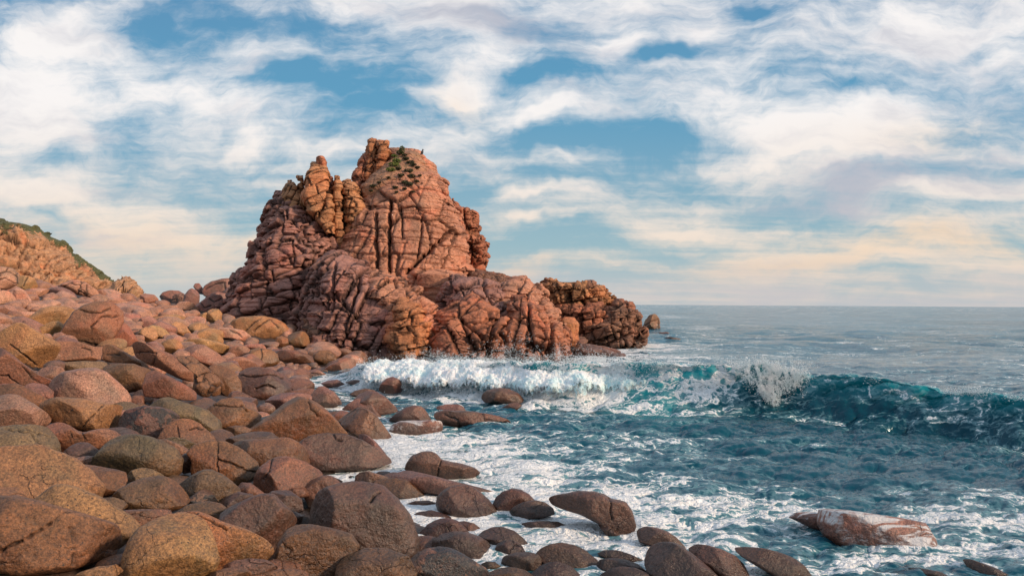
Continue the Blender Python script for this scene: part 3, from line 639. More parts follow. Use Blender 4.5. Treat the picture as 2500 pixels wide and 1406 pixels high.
B('E','M','rounded brown boulder between sloping rock and big round boulder','400,1220 470,1150 560,1125 660,1150 690,1200 650,1300 560,1340 430,1290')
B('E','O','long low grey green boulder under the wide red slab','540,1100 700,1085 900,1078 1060,1085 1140,1100 1150,1200 1000,1190 700,1180')
B('E','M','grey brown dome at the lower left edge below the dark sloping rock','-60,1380 0,1330 80,1322 180,1360 260,1420 200,1480 0,1480')
B('E','B','uppermost left slab of the layered rock group mid beach','1145,950 1160,905 1200,890 1250,905 1330,960 1480,1060 1650,1140 1650,1190 1480,1120 1300,1100 1170,1080 1150,1020',facets=3,al=0,cracks='1160,1010 1240,1000 1300,1010',sh=.9,zc=.85,push=-.25)
B('E','B','lower left block of the layered rock group mid beach','1145,1110 1250,1095 1450,1110 1620,1180 1600,1300 1570,1400 1400,1420 1250,1350 1160,1220',facets=3,al=0,sh=.9,zc=.85,push=-.25)
B('E','R','long diagonal slab running across the layered rock group','1465,910 1500,870 1560,860 1700,930 1850,1000 2000,1080 2110,1180 2140,1250 2110,1320 1950,1280 1750,1160 1640,1110 1480,1010',facets=4,al=0,cracks='1695,980 1680,1060 1665,1120|1485,980 1600,975 1690,985',sh=.9,zc=.85,push=-.25)
B('E','R','lower diagonal slab of the layered rock group above dark hollow','1580,1350 1620,1190 1680,1170 1850,1250 2000,1340 2150,1440 2120,1520 1900,1500 1600,1450',facets=3,al=.15,sh=.8,zc=.85,push=-.25)
B('E','B','blocky broken right end of the layered rock group','1920,1040 1980,995 2080,990 2150,1060 2260,1160 2380,1280 2440,1370 2400,1440 2200,1480 2110,1400 2130,1200 2000,1110',facets=4,al=.15,strata=(20,40,30,(.9,.6,.5),.10),sh=.9,zc=.85,push=-.25)
B('C','B','long rounded boulder right of the layered rock group','1575,1250 1620,1222 1690,1222 1780,1268 1830,1350 1840,1430 1780,1500 1700,1440 1620,1310',al=.1)
B('C','M','boulder with blue grey sloping top above the layered group','1385,1120 1450,1072 1510,1062 1560,1072 1650,1130 1735,1210 1720,1250 1620,1240 1500,1200 1420,1150',facets=5,al=0)
B('C','D','broad wrinkled dark boulder by the water below the rock stack','1805,1340 1840,1270 1890,1238 1960,1238 2060,1252 2180,1310 2215,1360 2215,1440 2150,1500 2000,1510 1860,1470',facets=3,al=.1,cracks='1820,1300 1950,1310 2060,1290 2160,1320|1950,1400 2050,1370 2100,1400')
B('C','R','reddish sloping boulder above the broad wrinkled one','1720,1185 1780,1160 1850,1158 1930,1190 1990,1245 1950,1270 1860,1280 1790,1240',facets=4)
B('C','R','blocky red boulder left of the broken slabs below the stack','1738,1145 1755,1085 1800,1073 1870,1080 1915,1110 1880,1180 1790,1180',facets=5,al=0)
B('C','B','angular tan boulder in the pile below the rock stack','1885,1150 1920,1105 1980,1090 2060,1105 2110,1140 2130,1210 2050,1245 1950,1225',facets=5,al=0,cracks='1990,1095 2000,1150 1980,1210')
B('C','K','low broken ledge at the foot of the rock stack by the water','2075,1125 2150,1105 2250,1110 2380,1150 2400,1200 2300,1215 2150,1200',facets=4)
B('C','G','large golden rounded boulder with two long cracks at the foot of the rock stack','1745,930 1790,880 1850,855 1920,850 2010,850 2100,870 2160,905 2200,960 2195,1000 2130,1025 2000,1030 1880,1010 1780,975',facets=2,al=0,thick=.9,cracks='1870,960 1930,900 1990,860|1930,965 2010,900 2060,870 2130,940',sh=.85)
B('C','G','long flat golden boulder mid beach below the cracked golden one','1405,1045 1450,1022 1540,1020 1650,1040 1730,1075 1765,1115 1710,1140 1600,1120 1480,1080',facets=3,al=0)
B('C','G','golden boulder with a dark notch at its left end','1500,1005 1530,950 1580,955 1660,985 1720,1035 1690,1070 1580,1050 1510,1030',al=0)
B('C','P','smooth ledge of layered pale boulders below the cracked golden one','1640,975 1680,940 1750,935 1850,958 1935,1020 1880,1045 1760,1020 1680,1010',al=0,cracks='1750,955 1820,985 1850,1010')
B('C','G','round golden boulder above the layered group','1055,990 1075,950 1110,932 1150,932 1185,960 1200,1000 1180,1050 1120,1055 1075,1030',facets=1,al=0)
B('C','G','brightest round golden boulder in the middle of the stony bank','1220,1090 1240,1050 1280,1025 1330,1022 1370,1045 1388,1080 1370,1120 1300,1130 1240,1115',facets=1,al=0)
B('C','G','smooth golden boulder touching the round golden one','1115,945 1160,917 1210,920 1260,955 1295,1000 1250,1025 1180,1010',facets=2,al=0)
B('C','G','pear shaped boulder in front of the pale long one mid bank','1305,915 1340,892 1390,900 1420,930 1455,985 1410,1010 1350,985',facets=2,al=0)
B('C','P','long pale pink boulder on the middle of the bank','1220,875 1270,850 1340,855 1420,890 1500,950 1450,965 1350,935 1250,915',facets=3,al=0)
B('C','M','grey mauve round boulder on the middle of the bank','1058,890 1090,860 1140,850 1180,868 1212,915 1160,940 1090,935',facets=3,al=0)
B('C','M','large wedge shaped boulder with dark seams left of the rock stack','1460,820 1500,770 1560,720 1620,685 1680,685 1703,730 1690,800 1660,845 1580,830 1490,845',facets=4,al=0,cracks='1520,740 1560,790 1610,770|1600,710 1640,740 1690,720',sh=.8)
B('C','G','upright golden block split from its neighbour below the wedge shaped boulder','1582,880 1588,810 1620,790 1665,795 1692,830 1685,890 1640,915 1590,900',facets=5,al=0,sh=.85)
B('C','G','small split stone left of the upright golden block','1520,880 1530,835 1570,818 1592,830 1588,880 1550,890',facets=4)
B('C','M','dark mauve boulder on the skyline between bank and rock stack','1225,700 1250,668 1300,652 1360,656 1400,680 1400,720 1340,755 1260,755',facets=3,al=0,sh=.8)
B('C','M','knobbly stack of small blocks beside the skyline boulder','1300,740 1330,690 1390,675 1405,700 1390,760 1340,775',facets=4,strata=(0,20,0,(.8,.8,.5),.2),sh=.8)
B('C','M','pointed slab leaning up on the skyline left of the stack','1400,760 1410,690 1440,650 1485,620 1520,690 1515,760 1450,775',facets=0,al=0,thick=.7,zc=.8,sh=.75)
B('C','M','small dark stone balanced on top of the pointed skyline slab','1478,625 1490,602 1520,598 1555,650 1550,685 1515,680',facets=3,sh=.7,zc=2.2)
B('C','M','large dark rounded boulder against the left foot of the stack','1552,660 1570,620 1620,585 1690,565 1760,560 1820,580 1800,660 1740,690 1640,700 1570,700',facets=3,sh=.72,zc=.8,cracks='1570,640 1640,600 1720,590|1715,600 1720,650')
B('C','P','ridge of jointed pink rock on the crest of the bank','470,625 500,600 560,578 640,588 700,630 745,670 748,710 680,710 600,690 500,665',facets=4,al=0,zc=.8,strata=(0,30,0,(1.2,2,1.),.12),sh=.8)
B('C','P','long pink sloping outcrop running down from the crest ridge','740,680 800,690 870,715 950,735 980,765 920,775 840,745 760,715',facets=3,al=0,sh=.9)
B('C','P','pale leaning slab standing on the far left bank','100,700 115,640 150,617 190,660 235,740 200,750 130,720',facets=4,al=0,zc=.7,thick=.6)
B('C','G','cracked golden block perched at the left edge on the outcrop','-40,440 0,400 60,390 100,420 112,450 110,485 40,490 -20,480',facets=4,al=0,zc=2.6)
B('C','P','jointed pink outcrop at the left edge under the perched block','-80,620 -60,490 0,478 80,480 125,520 120,600 60,640 -40,650',facets=4,al=0,strata=(0,5,0,(1.4,1.4,1.0),.12),zc=1.)
B('C','G','pair of rounded golden boulders fused together at the foot of the headland','105,600 125,560 165,537 215,540 250,560 275,610 270,645 200,655 130,640',facets=3,al=0,zc=.8,cracks='215,548 190,590 180,620')
B('C','P','blunt rock post on the crest of the bank near the far headland','1070,745 1080,690 1110,678 1170,685 1200,715 1210,745 1140,760',facets=3,al=0,zc=.7,sh=.85)
B('C','P','flat topped pink boulder on the crest left of the skyline gap','820,735 850,708 920,712 975,745 960,775 890,770',facets=4,al=0,zc=.6)
B('C','G','golden low boulder at the left edge under the pale bank','-60,900 -20,850 50,838 120,850 170,890 120,915 20,920',al=0)
B('C','M','blue grey boulder on the left bank above the two toned one','165,920 180,880 220,875 270,920 305,965 290,1010 230,970',al=0)
B('C','P','smooth pink boulder at the left edge of the bank','-60,790 -30,770 30,760 90,775 130,815 60,840 -20,840',al=0)
B('C','P','pale pink boulder lying on the left bank under the crest','205,665 230,640 300,636 365,645 365,680 300,700 240,695',al=0,sh=1.1)
B('C','P','large pale boulder at the left edge beneath the jointed outcrop','-80,740 -40,680 20,650 70,665 110,710 90,750 0,760',al=0,sh=1.1)
B('C','P','tapering pale pink boulder right of the large pale one','100,835 170,815 260,815 330,825 300,860 200,880 120,870',al=0,sh=1.1)
B('C','M','grey capped low boulder at the foot of the wet ledge','1840,1080 1900,1060 1990,1060 2070,1085 2060,1115 1950,1105 1870,1095',al=0)
B('C','B','brown boulder wedged under the big cracked golden one','2095,1060 2110,1010 2150,1000 2195,1020 2200,1070 2150,1095',facets=3)
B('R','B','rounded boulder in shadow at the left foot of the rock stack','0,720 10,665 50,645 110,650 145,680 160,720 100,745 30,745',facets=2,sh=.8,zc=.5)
B('R','B','brown round boulder at the foot of the stack near the wave','158,820 165,785 200,762 260,762 295,790 305,825 260,850 190,850',facets=2,zc=.5)
B('R','R','small red boulder at the waterline under the brown round one','58,870 80,850 120,845 150,865 140,895 80,895',zc=.4)
B('R','R','red sloping rock beside the wave foot left of the wet boulder','225,870 260,835 320,812 370,810 390,830 330,875 260,890',zc=.5)
B('R','M','dark cracked rock lying between beach and first foam','100,915 130,885 180,875 235,905 240,920 160,930',zc=.45,cracks='130,900 180,905 220,915')
# ---- offshore
B('R','B','dark brown rock alone in the sea beyond the end of the ridge','2165,630 2190,580 2215,550 2245,542 2270,565 2280,600 2275,635 2220,645',water=1,facets=4,strata=(0,30,0,(3,3,1.6),.1),zc=.8)
B('R','D','small dark double rock awash beyond the ridge','2255,680 2275,655 2320,650 2345,665 2340,685 2300,692',water=1,zc=.5)
B('R','D','thin dark sliver of rock right of the double rock offshore','2290,690 2340,680 2400,690 2412,696 2340,700',water=1,zc=.5)
B('C','M','blocky mauve rock wedged between the large dark rounded boulder and the stack','1700,740 1715,660 1780,600 1850,610 1870,700 1860,790 1800,840 1725,830',facets=4,al=0,zc=.6,sh=.72)
B('C','M','squat dark rock under the large dark rounded boulder at the stack foot','1560,740 1580,690 1660,665 1730,680 1750,740 1730,800 1650,820 1580,800',facets=4,al=0,zc=.6,sh=.7)
B('C','P','low pink rock on the skyline below the small knobbly stack','1340,775 1370,740 1430,735 1480,755 1490,790 1420,805 1360,800',facets=3,al=0,zc=.5,sh=.85)

for i, (col, label, v, kw) in enumerate(SPEC):
    kw = dict(kw); al = kw.pop('al', .12); mat = M_STREAK if kw.pop('streak', 0) else M_BOULDER
    nm = kw.pop('nm', 'boulder'); cat_ = kw.pop('cat', 'boulder'); grp = kw.pop('group', None)
    water = kw.pop('water', 0); sh = kw.pop('sh', 1.)
    Wd, Fc, ctr, cav = outline_boulder(v, kw.pop('zc', .85 if water else .40), kw.pop('thick', .95), kw.pop('facets', 4), 100+i, **kw)
    rs = np.random.RandomState(i); c = sat(np.array(CC[col]), 1.14)*(1+rs.uniform(-.10, .10))*sh*np.interp(ctr[1], [10, 18, 26, 40], [.64, .70, .88, 1.])*(1+rs.uniform(-.06, .06, 3))  # nearer boulders get a darker base colour, standing in for foreground shade
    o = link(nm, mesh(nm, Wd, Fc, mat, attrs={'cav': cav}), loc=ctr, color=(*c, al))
    tag(o, label, cat_, grp)
# ------------------------------------------------------------------ the rest of the bank: smaller boulders between the traced ones
PROT = []
for k in range(14):
    rs = np.random.RandomState(500+k); V, Fc = ico(5); V = V*np.array([1.25, .95, .72])*rs.uniform(.85, 1.15, 3)
    V = facet(V, rs, 9, .55, .85, .045); V = rough(V, 1., rs, .05, .02)
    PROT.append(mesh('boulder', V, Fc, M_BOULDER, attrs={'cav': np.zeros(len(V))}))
PL = np.array(PLACED)
cand = []; rs = np.random.RandomState(5)
acc = [(p[0], p[1], p[2]*.85) for p in PLACED]
AX = np.array(acc)
def try_add(x, y, r, k):
    global AX
    d = np.hypot(AX[:, 0]-x, AX[:, 1]-y)
    if (d < (AX[:, 2]+r)*k).any(): return False
    AX = np.vstack([AX, [x, y, r]]); return True
FILL = []
POLY = []
for _c, _l, v_, _kw in SPEC:
    v_ = np.array(v_); cc_ = v_.mean(0); v_ = cc_+(v_-cc_)*.93; POLY.append((v_[:, 0].min(), v_[:, 0].max(), v_[:, 1].min(), v_[:, 1].max(), v_))
def inside(px, py):
    for a, b, c, d, v_ in POLY:
        if a < px < b and c < py < d:
            x1, y1 = v_[:, 0], v_[:, 1]; x2, y2 = np.roll(x1, -1), np.roll(y1, -1)
            if (((y1 > py) != (y2 > py)) & (px < (x2-x1)*(py-y1)/(y2-y1+1e-9)+x1)).sum() % 2: return True
    return False

for r0, n in ((1.0, 500), (.75, 1500), (.55, 4000), (.40, 6000), (.28, 9000)):
    for _ in range(n):
        u = rs.rand(); D = 8*(74/8)**(rs.rand()**.7); px = rs.uniform(-80, 1250)
        x, y = (px-1250)/F*D, D
        g_ = gz(x, y)
        if g_ < .02 or g_ > 9: continue
        if r0 > .6 and y < 28: continue
        if r0 < .35 and y > 45: continue
        r = r0*rs.uniform(.8, 1.2)
        if y < 22: g_ -= r*.35
        py = HORIZ-(g_+r*.4-H)/D*F
        if py > 1440 or (px > 560 and y > 60): continue
        if inside(px, py) or inside(px, py-r*.55/D*F): continue
        if try_add(x, y, r, .80): FILL.append((x, y, g_, r, px, py))
FILL.sort(key=lambda f: -f[3]/f[1])
print('fill boulders', len(FILL), 'traced', len(SPEC))
def colour_of(x, y, g_, rs):
    if y > 42: return ('P', 1.0) if rs.rand() < .75 else (('G', .9) if rs.rand() < .6 else ('M', .9))
    if y > 26: return [('G', .85), ('P', .85), ('R', .9), ('M', .85)][rs.randint(4)]
    return [('B', .9), ('D', 1.), ('O', .9), ('R', .8), ('B', .8)][rs.randint(5)]
WORD = {'P': 'pale pink', 'G': 'golden', 'M': 'mauve grey', 'R': 'reddish', 'B': 'brown', 'D': 'dark', 'O': 'olive brown'}
NIND = 132
SV, SF, off = [], [], 0
for i, (x, y, g_, r, px, py) in enumerate(FILL):
    rs = np.random.RandomState(9000+i); ck, sh = colour_of(x, y, g_, rs); c = sat(np.array(CC[ck]), 1.12)*np.interp(y, [10, 18, 26, 40], [.62, .7, .9, 1.])*sh*(1+rs.uniform(-.12, .12))  # near filler stones darkened likewise, foreground shade put into their colour
    me = PROT[rs.randint(len(PROT))]
    if i < NIND:
        o = bpy.data.objects.new('boulder', me); COL.objects.link(o)
        o.location = (x, y, g_-r*.05); o.scale = (r*rs.uniform(.85, 1.2), r*rs.uniform(.85, 1.2), r*rs.uniform(.75, 1.05))
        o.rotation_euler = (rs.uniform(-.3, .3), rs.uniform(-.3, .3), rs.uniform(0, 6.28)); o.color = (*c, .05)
        if y > 42: zone = 'on the upper bank below the skyline'
        elif y > 26: zone = 'in the stony middle of the bank'
        elif y > 16: zone = 'wedged among the larger boulders of the lower beach'
        else: zone = 'filling a gap between the foreground boulders'
        tag(o, 'smaller %s rounded boulder %s' % (WORD[ck], zone), 'boulder', '%s rounded boulders %s' % (WORD[ck], zone))
    else:
        n = len(me.vertices)
        if r/y*F*PXM < 12: V, Fc = ico(3)
        else: V, Fc = ico(4)
        V = V*np.array([1.25, .95, .72])*r*rs.uniform(.85, 1.15, 3); V = facet(V, rs, 5, .55, .85, .07*r); V = rough(V, r, rs)
        V = V@rotm(rs.uniform(-20, 20), rs.uniform(-20, 20), rs.uniform(0, 360)).T+np.array([x, y, g_-r*.05])
        SV.append(V); SF.append(Fc+off); off += len(V)
if SV:
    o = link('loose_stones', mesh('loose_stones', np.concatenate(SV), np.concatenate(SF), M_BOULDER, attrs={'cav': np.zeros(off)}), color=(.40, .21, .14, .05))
    tag(o, 'mass of small rounded pinkish stones filling the gaps of the bank', 'stones', None, 'stuff')
# ------------------------------------------------------------------ big rock masses
CSC = .78
def lump(rows, zone, D, T, joints, col, seed=0, push=(0, 0), ex=2.4, low=.12, grooves=(), rock_round=.06, capz=True, res=.68, name=None, parent=None, mat=None, rib=None, edge=1., jag=1., csc=None, sink=False, taper=False, ground_px=None):
    """a closed mass: rows of (y, left, right) in a traced view at distance D, thickness T in metres front to back;
    joints = list of (rot, cell (a,b,c) m, amplitude m, groove m, jitter)"""
    k, ox, oy = ZN[zone]
    rows = list(rows)
    if sink: rows.append((rows[-1][0]+45*k, rows[-1][1], rows[-1][2]))
    rows = np.array([(y/k+oy, a/k+ox, b/k+ox) for y, a, b in rows], float)
    y0, y1 = rows[0, 0], rows[-1, 0]
    nv = int((y1-y0)*PXM/res)+8; maxw = (rows[:, 2]-rows[:, 1]).max()
    nu = int((maxw*PXM*1.35+30)*1.6/res); nu = max(nu, 60)
    # more vertices on the side facing the beach
    th = np.linspace(0, 2*np.pi, nu, endpoint=False); th = th+.38*np.sin(th-0)*0
    w = 1+1.2*(np.sin(th) < .25); cs = np.cumsum(w); th = (cs/cs[-1])*2*np.pi+np.pi*0
    vy = np.linspace(0, 1, nv); vy = np.concatenate([[-.004], vy]); ys = y0+(y1-y0)*np.clip(vy, 0, 1)
    L = np.interp(ys, rows[:, 0], rows[:, 1]); R = np.interp(ys, rows[:, 0], rows[:, 2])
    j = fbm(np.stack([ys*.03, ys*0+seed*3.3, ys*0], 1), 3)*7*edge; j2 = fbm(np.stack([ys*.03, ys*0+seed*3.3+50, ys*0], 1), 3)*7*edge
    st1 = HV[(np.floor(ys/11+seed*7).astype(int)) % 256, 0]-.5; st2 = HV[(np.floor(ys/9+seed*13+5).astype(int)) % 256, 1]-.5
    st3 = HV[(np.floor(ys/5+seed*7).astype(int)) % 256, 2]-.5; st4 = HV[(np.floor(ys/4.3+seed*13+5).astype(int)) % 256, 3]-.5
    L = L+j+(st1*9+st3*4)*edge*jag; R = R+j2+(st2*9+st4*4)*edge*jag
    Cx = (L+R)/2; Hw = np.maximum((R-L)/2, .5)
    G = np.zeros((len(ys), nu, 3))
    a0, b0 = d2w(Cx, ys); s = D/F
    ctr = np.stack([a0*D, np.full(len(ys), float(D)), H+b0*D], 1)
    cs_, sn_ = np.cos(th), np.sin(th)
    rr = (np.abs(cs_)**ex+np.abs(sn_)**ex)**(-1/ex)
    tt = np.interp(ys, rows[:, 0], np.linspace(0, 1, len(rows)))
    wrel = np.clip(Hw/ (maxw/2), .0, 1)
    Tv = T*(.25+.75*np.sqrt(wrel))*np.sqrt(np.clip((ys-y0)/(y1-y0)*5+.10, 0, 1))
    Tv = np.minimum(Tv, T)
    if taper: Tv = Tv*np.sqrt(np.clip((y1-ys)/(y1-y0)*3+.02, 0, 1))
    lean = push[0]*(1-(ys-y0)/(y1-y0))+push[1]*((ys-y0)/(y1-y0))
    Dl = D+lean; ctr = np.stack([a0*Dl, Dl, H+b0*Dl], 1)
    am = a0.mean(); fw = np.array([am, 1.])/math.hypot(am, 1); rt2 = np.array([fw[1], -fw[0]])   # the mass stands facing the beach
    hx = (Hw*Dl/F)[:, None]*(cs_*rr)[None]*fw[1]; hy = Tv[:, None]*(sn_*rr)[None]
    G[:, :, 0] = ctr[:, :1]+hx*rt2[0]+hy*fw[0]
    G[:, :, 1] = ctr[:, 1:2]+hx*rt2[1]+hy*fw[1]
    G[:, :, 2] = ctr[:, 2:3]
    # close the top
    top = ctr[0].copy(); G[0] = G[0]*0+np.array([G[1, :, 0].mean(), G[1, :, 1].mean(), G[1, :, 2].mean()+.05])
    P = G.reshape(-1, 3)
    N = grid_normals(G, True).reshape(-1, 3); cc = np.repeat(ctr, nu, 0)
    if ((P-cc)*N).sum() < 0: N = -N
    N = np.nan_to_num(N)
    front = np.abs(N[:, 0]*fw[0]+N[:, 1]*fw[1])                       # silhouette verts move less
    lo = fbm(P/ (T*1.1)+seed*7.7, 2, .4)*T*low*1.5*(.35+.65*front)
    D0 = lo.copy()
    if rib: D0 += (rib(P, N)-.2)*(.12+.88*front)
    cav = np.zeros(len(P), np.float32)
    wp = np.stack([fbm(P*.22+seed, 3), fbm(P*.22+20+seed, 3), fbm(P*.22+40+seed, 3)], 1)
    wp2 = np.stack([fbm(P*1.1+seed, 2), fbm(P*1.1+20, 2), fbm(P*1.1+40, 2)], 1)
    tint = np.zeros(len(P))
    sc_ = np.clip(Hw*s/2.2, .35, 1.)[:, None].repeat(nu, 1).ravel()
    for i, (rot, cell, amp, gr, jit) in enumerate(joints):
        Rm = rotm(*rot); c = np.array(cell, float)*(csc or CSC)
        q = ((P+(wp*min(max(cell), 3*min(cell))*.30+wp2*min(cell)*.08)*(.32 if jit < 0 else .38))@Rm.T)/c+seed*1.37+i*5.1
        if jit < 0: h, e, o = bricks(q, c)
        else: h, e, o = worley(q, jit); e = e*float(np.min(c))
        n2 = (HV[h, 3:6]-.5)@np.eye(3)
        tilt = (o*n2).sum(1)*1.0
        gw = min(max(.03*min(cell), .055), .09)
        blk = (HV[h, 3]-.55)*amp*.62+tilt*amp*1.15
        rnd = sst(0, .10*min(cell), e)*min(cell)*rock_round*.25
        g = np.exp(-(e/gw)**2)
        D0 += (blk+rnd-g*gr)*sc_
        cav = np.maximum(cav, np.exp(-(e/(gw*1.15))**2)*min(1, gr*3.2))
    if len(grooves):
        px, py = w2p(P)
        for line, wpx, dep in grooves:
            pl = [((float(p.split(',')[0]))/k+ox, (float(p.split(',')[1]))/k+oy) for p in line.split()]
            g_ = np.zeros(len(P)); jx = fbm(P*.9, 3)*5
            for p, q_ in zip(pl[:-1], pl[1:]):
                p = np.array(p); e = np.array(q_)-p; L2 = (e**2).sum(); t_ = np.clip(((px-p[0])*e[0]+(py-p[1])*e[1])/L2, 0, 1)
                g_ = np.maximum(g_, np.exp(-(np.hypot(px-(p[0]+t_*e[0])+jx, py-(p[1]+t_*e[1])+jx*.5)/wpx)**2))
            g_ *= (N[:, 1] < .2)
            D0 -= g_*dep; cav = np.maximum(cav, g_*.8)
    D0 += fbm(P*1.9, 4, .6)*.07+fbm(P*6, 3, .6)*.03
    dirn = N.copy(); dirn[:, 2] *= .8
    P = P+dirn*D0[:, None]
    return P, grid_faces(len(ys), nu, True)[:, ::-1], cav
def put_lump(name, parent, base, P, Fc, cav, col, mat, extra=None):
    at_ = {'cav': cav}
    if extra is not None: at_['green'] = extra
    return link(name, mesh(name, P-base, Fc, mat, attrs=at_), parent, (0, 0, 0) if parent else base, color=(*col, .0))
def thing(name, label, cat, base, group=None):
    o = bpy.data.objects.new(name, None); COL.objects.link(o); o.location = base; tag(o, label, cat, group); return o
ZN['T'] = (3.125, 500, 300)
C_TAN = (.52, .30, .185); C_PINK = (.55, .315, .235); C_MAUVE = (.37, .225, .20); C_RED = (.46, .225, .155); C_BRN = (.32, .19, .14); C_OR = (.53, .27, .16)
C_TAN, C_PINK, C_MAUVE, C_RED, C_BRN, C_OR = [tuple(sat(np.array(v), 1.26)*.93) for v in (C_TAN, C_PINK, C_MAUVE, C_RED, C_BRN, C_OR)]
base = np.array([0., 72., 0.])
tower = thing('rock_stack', 'towering jointed red granite sea stack rising at the end of the beach', 'sea stack', base)
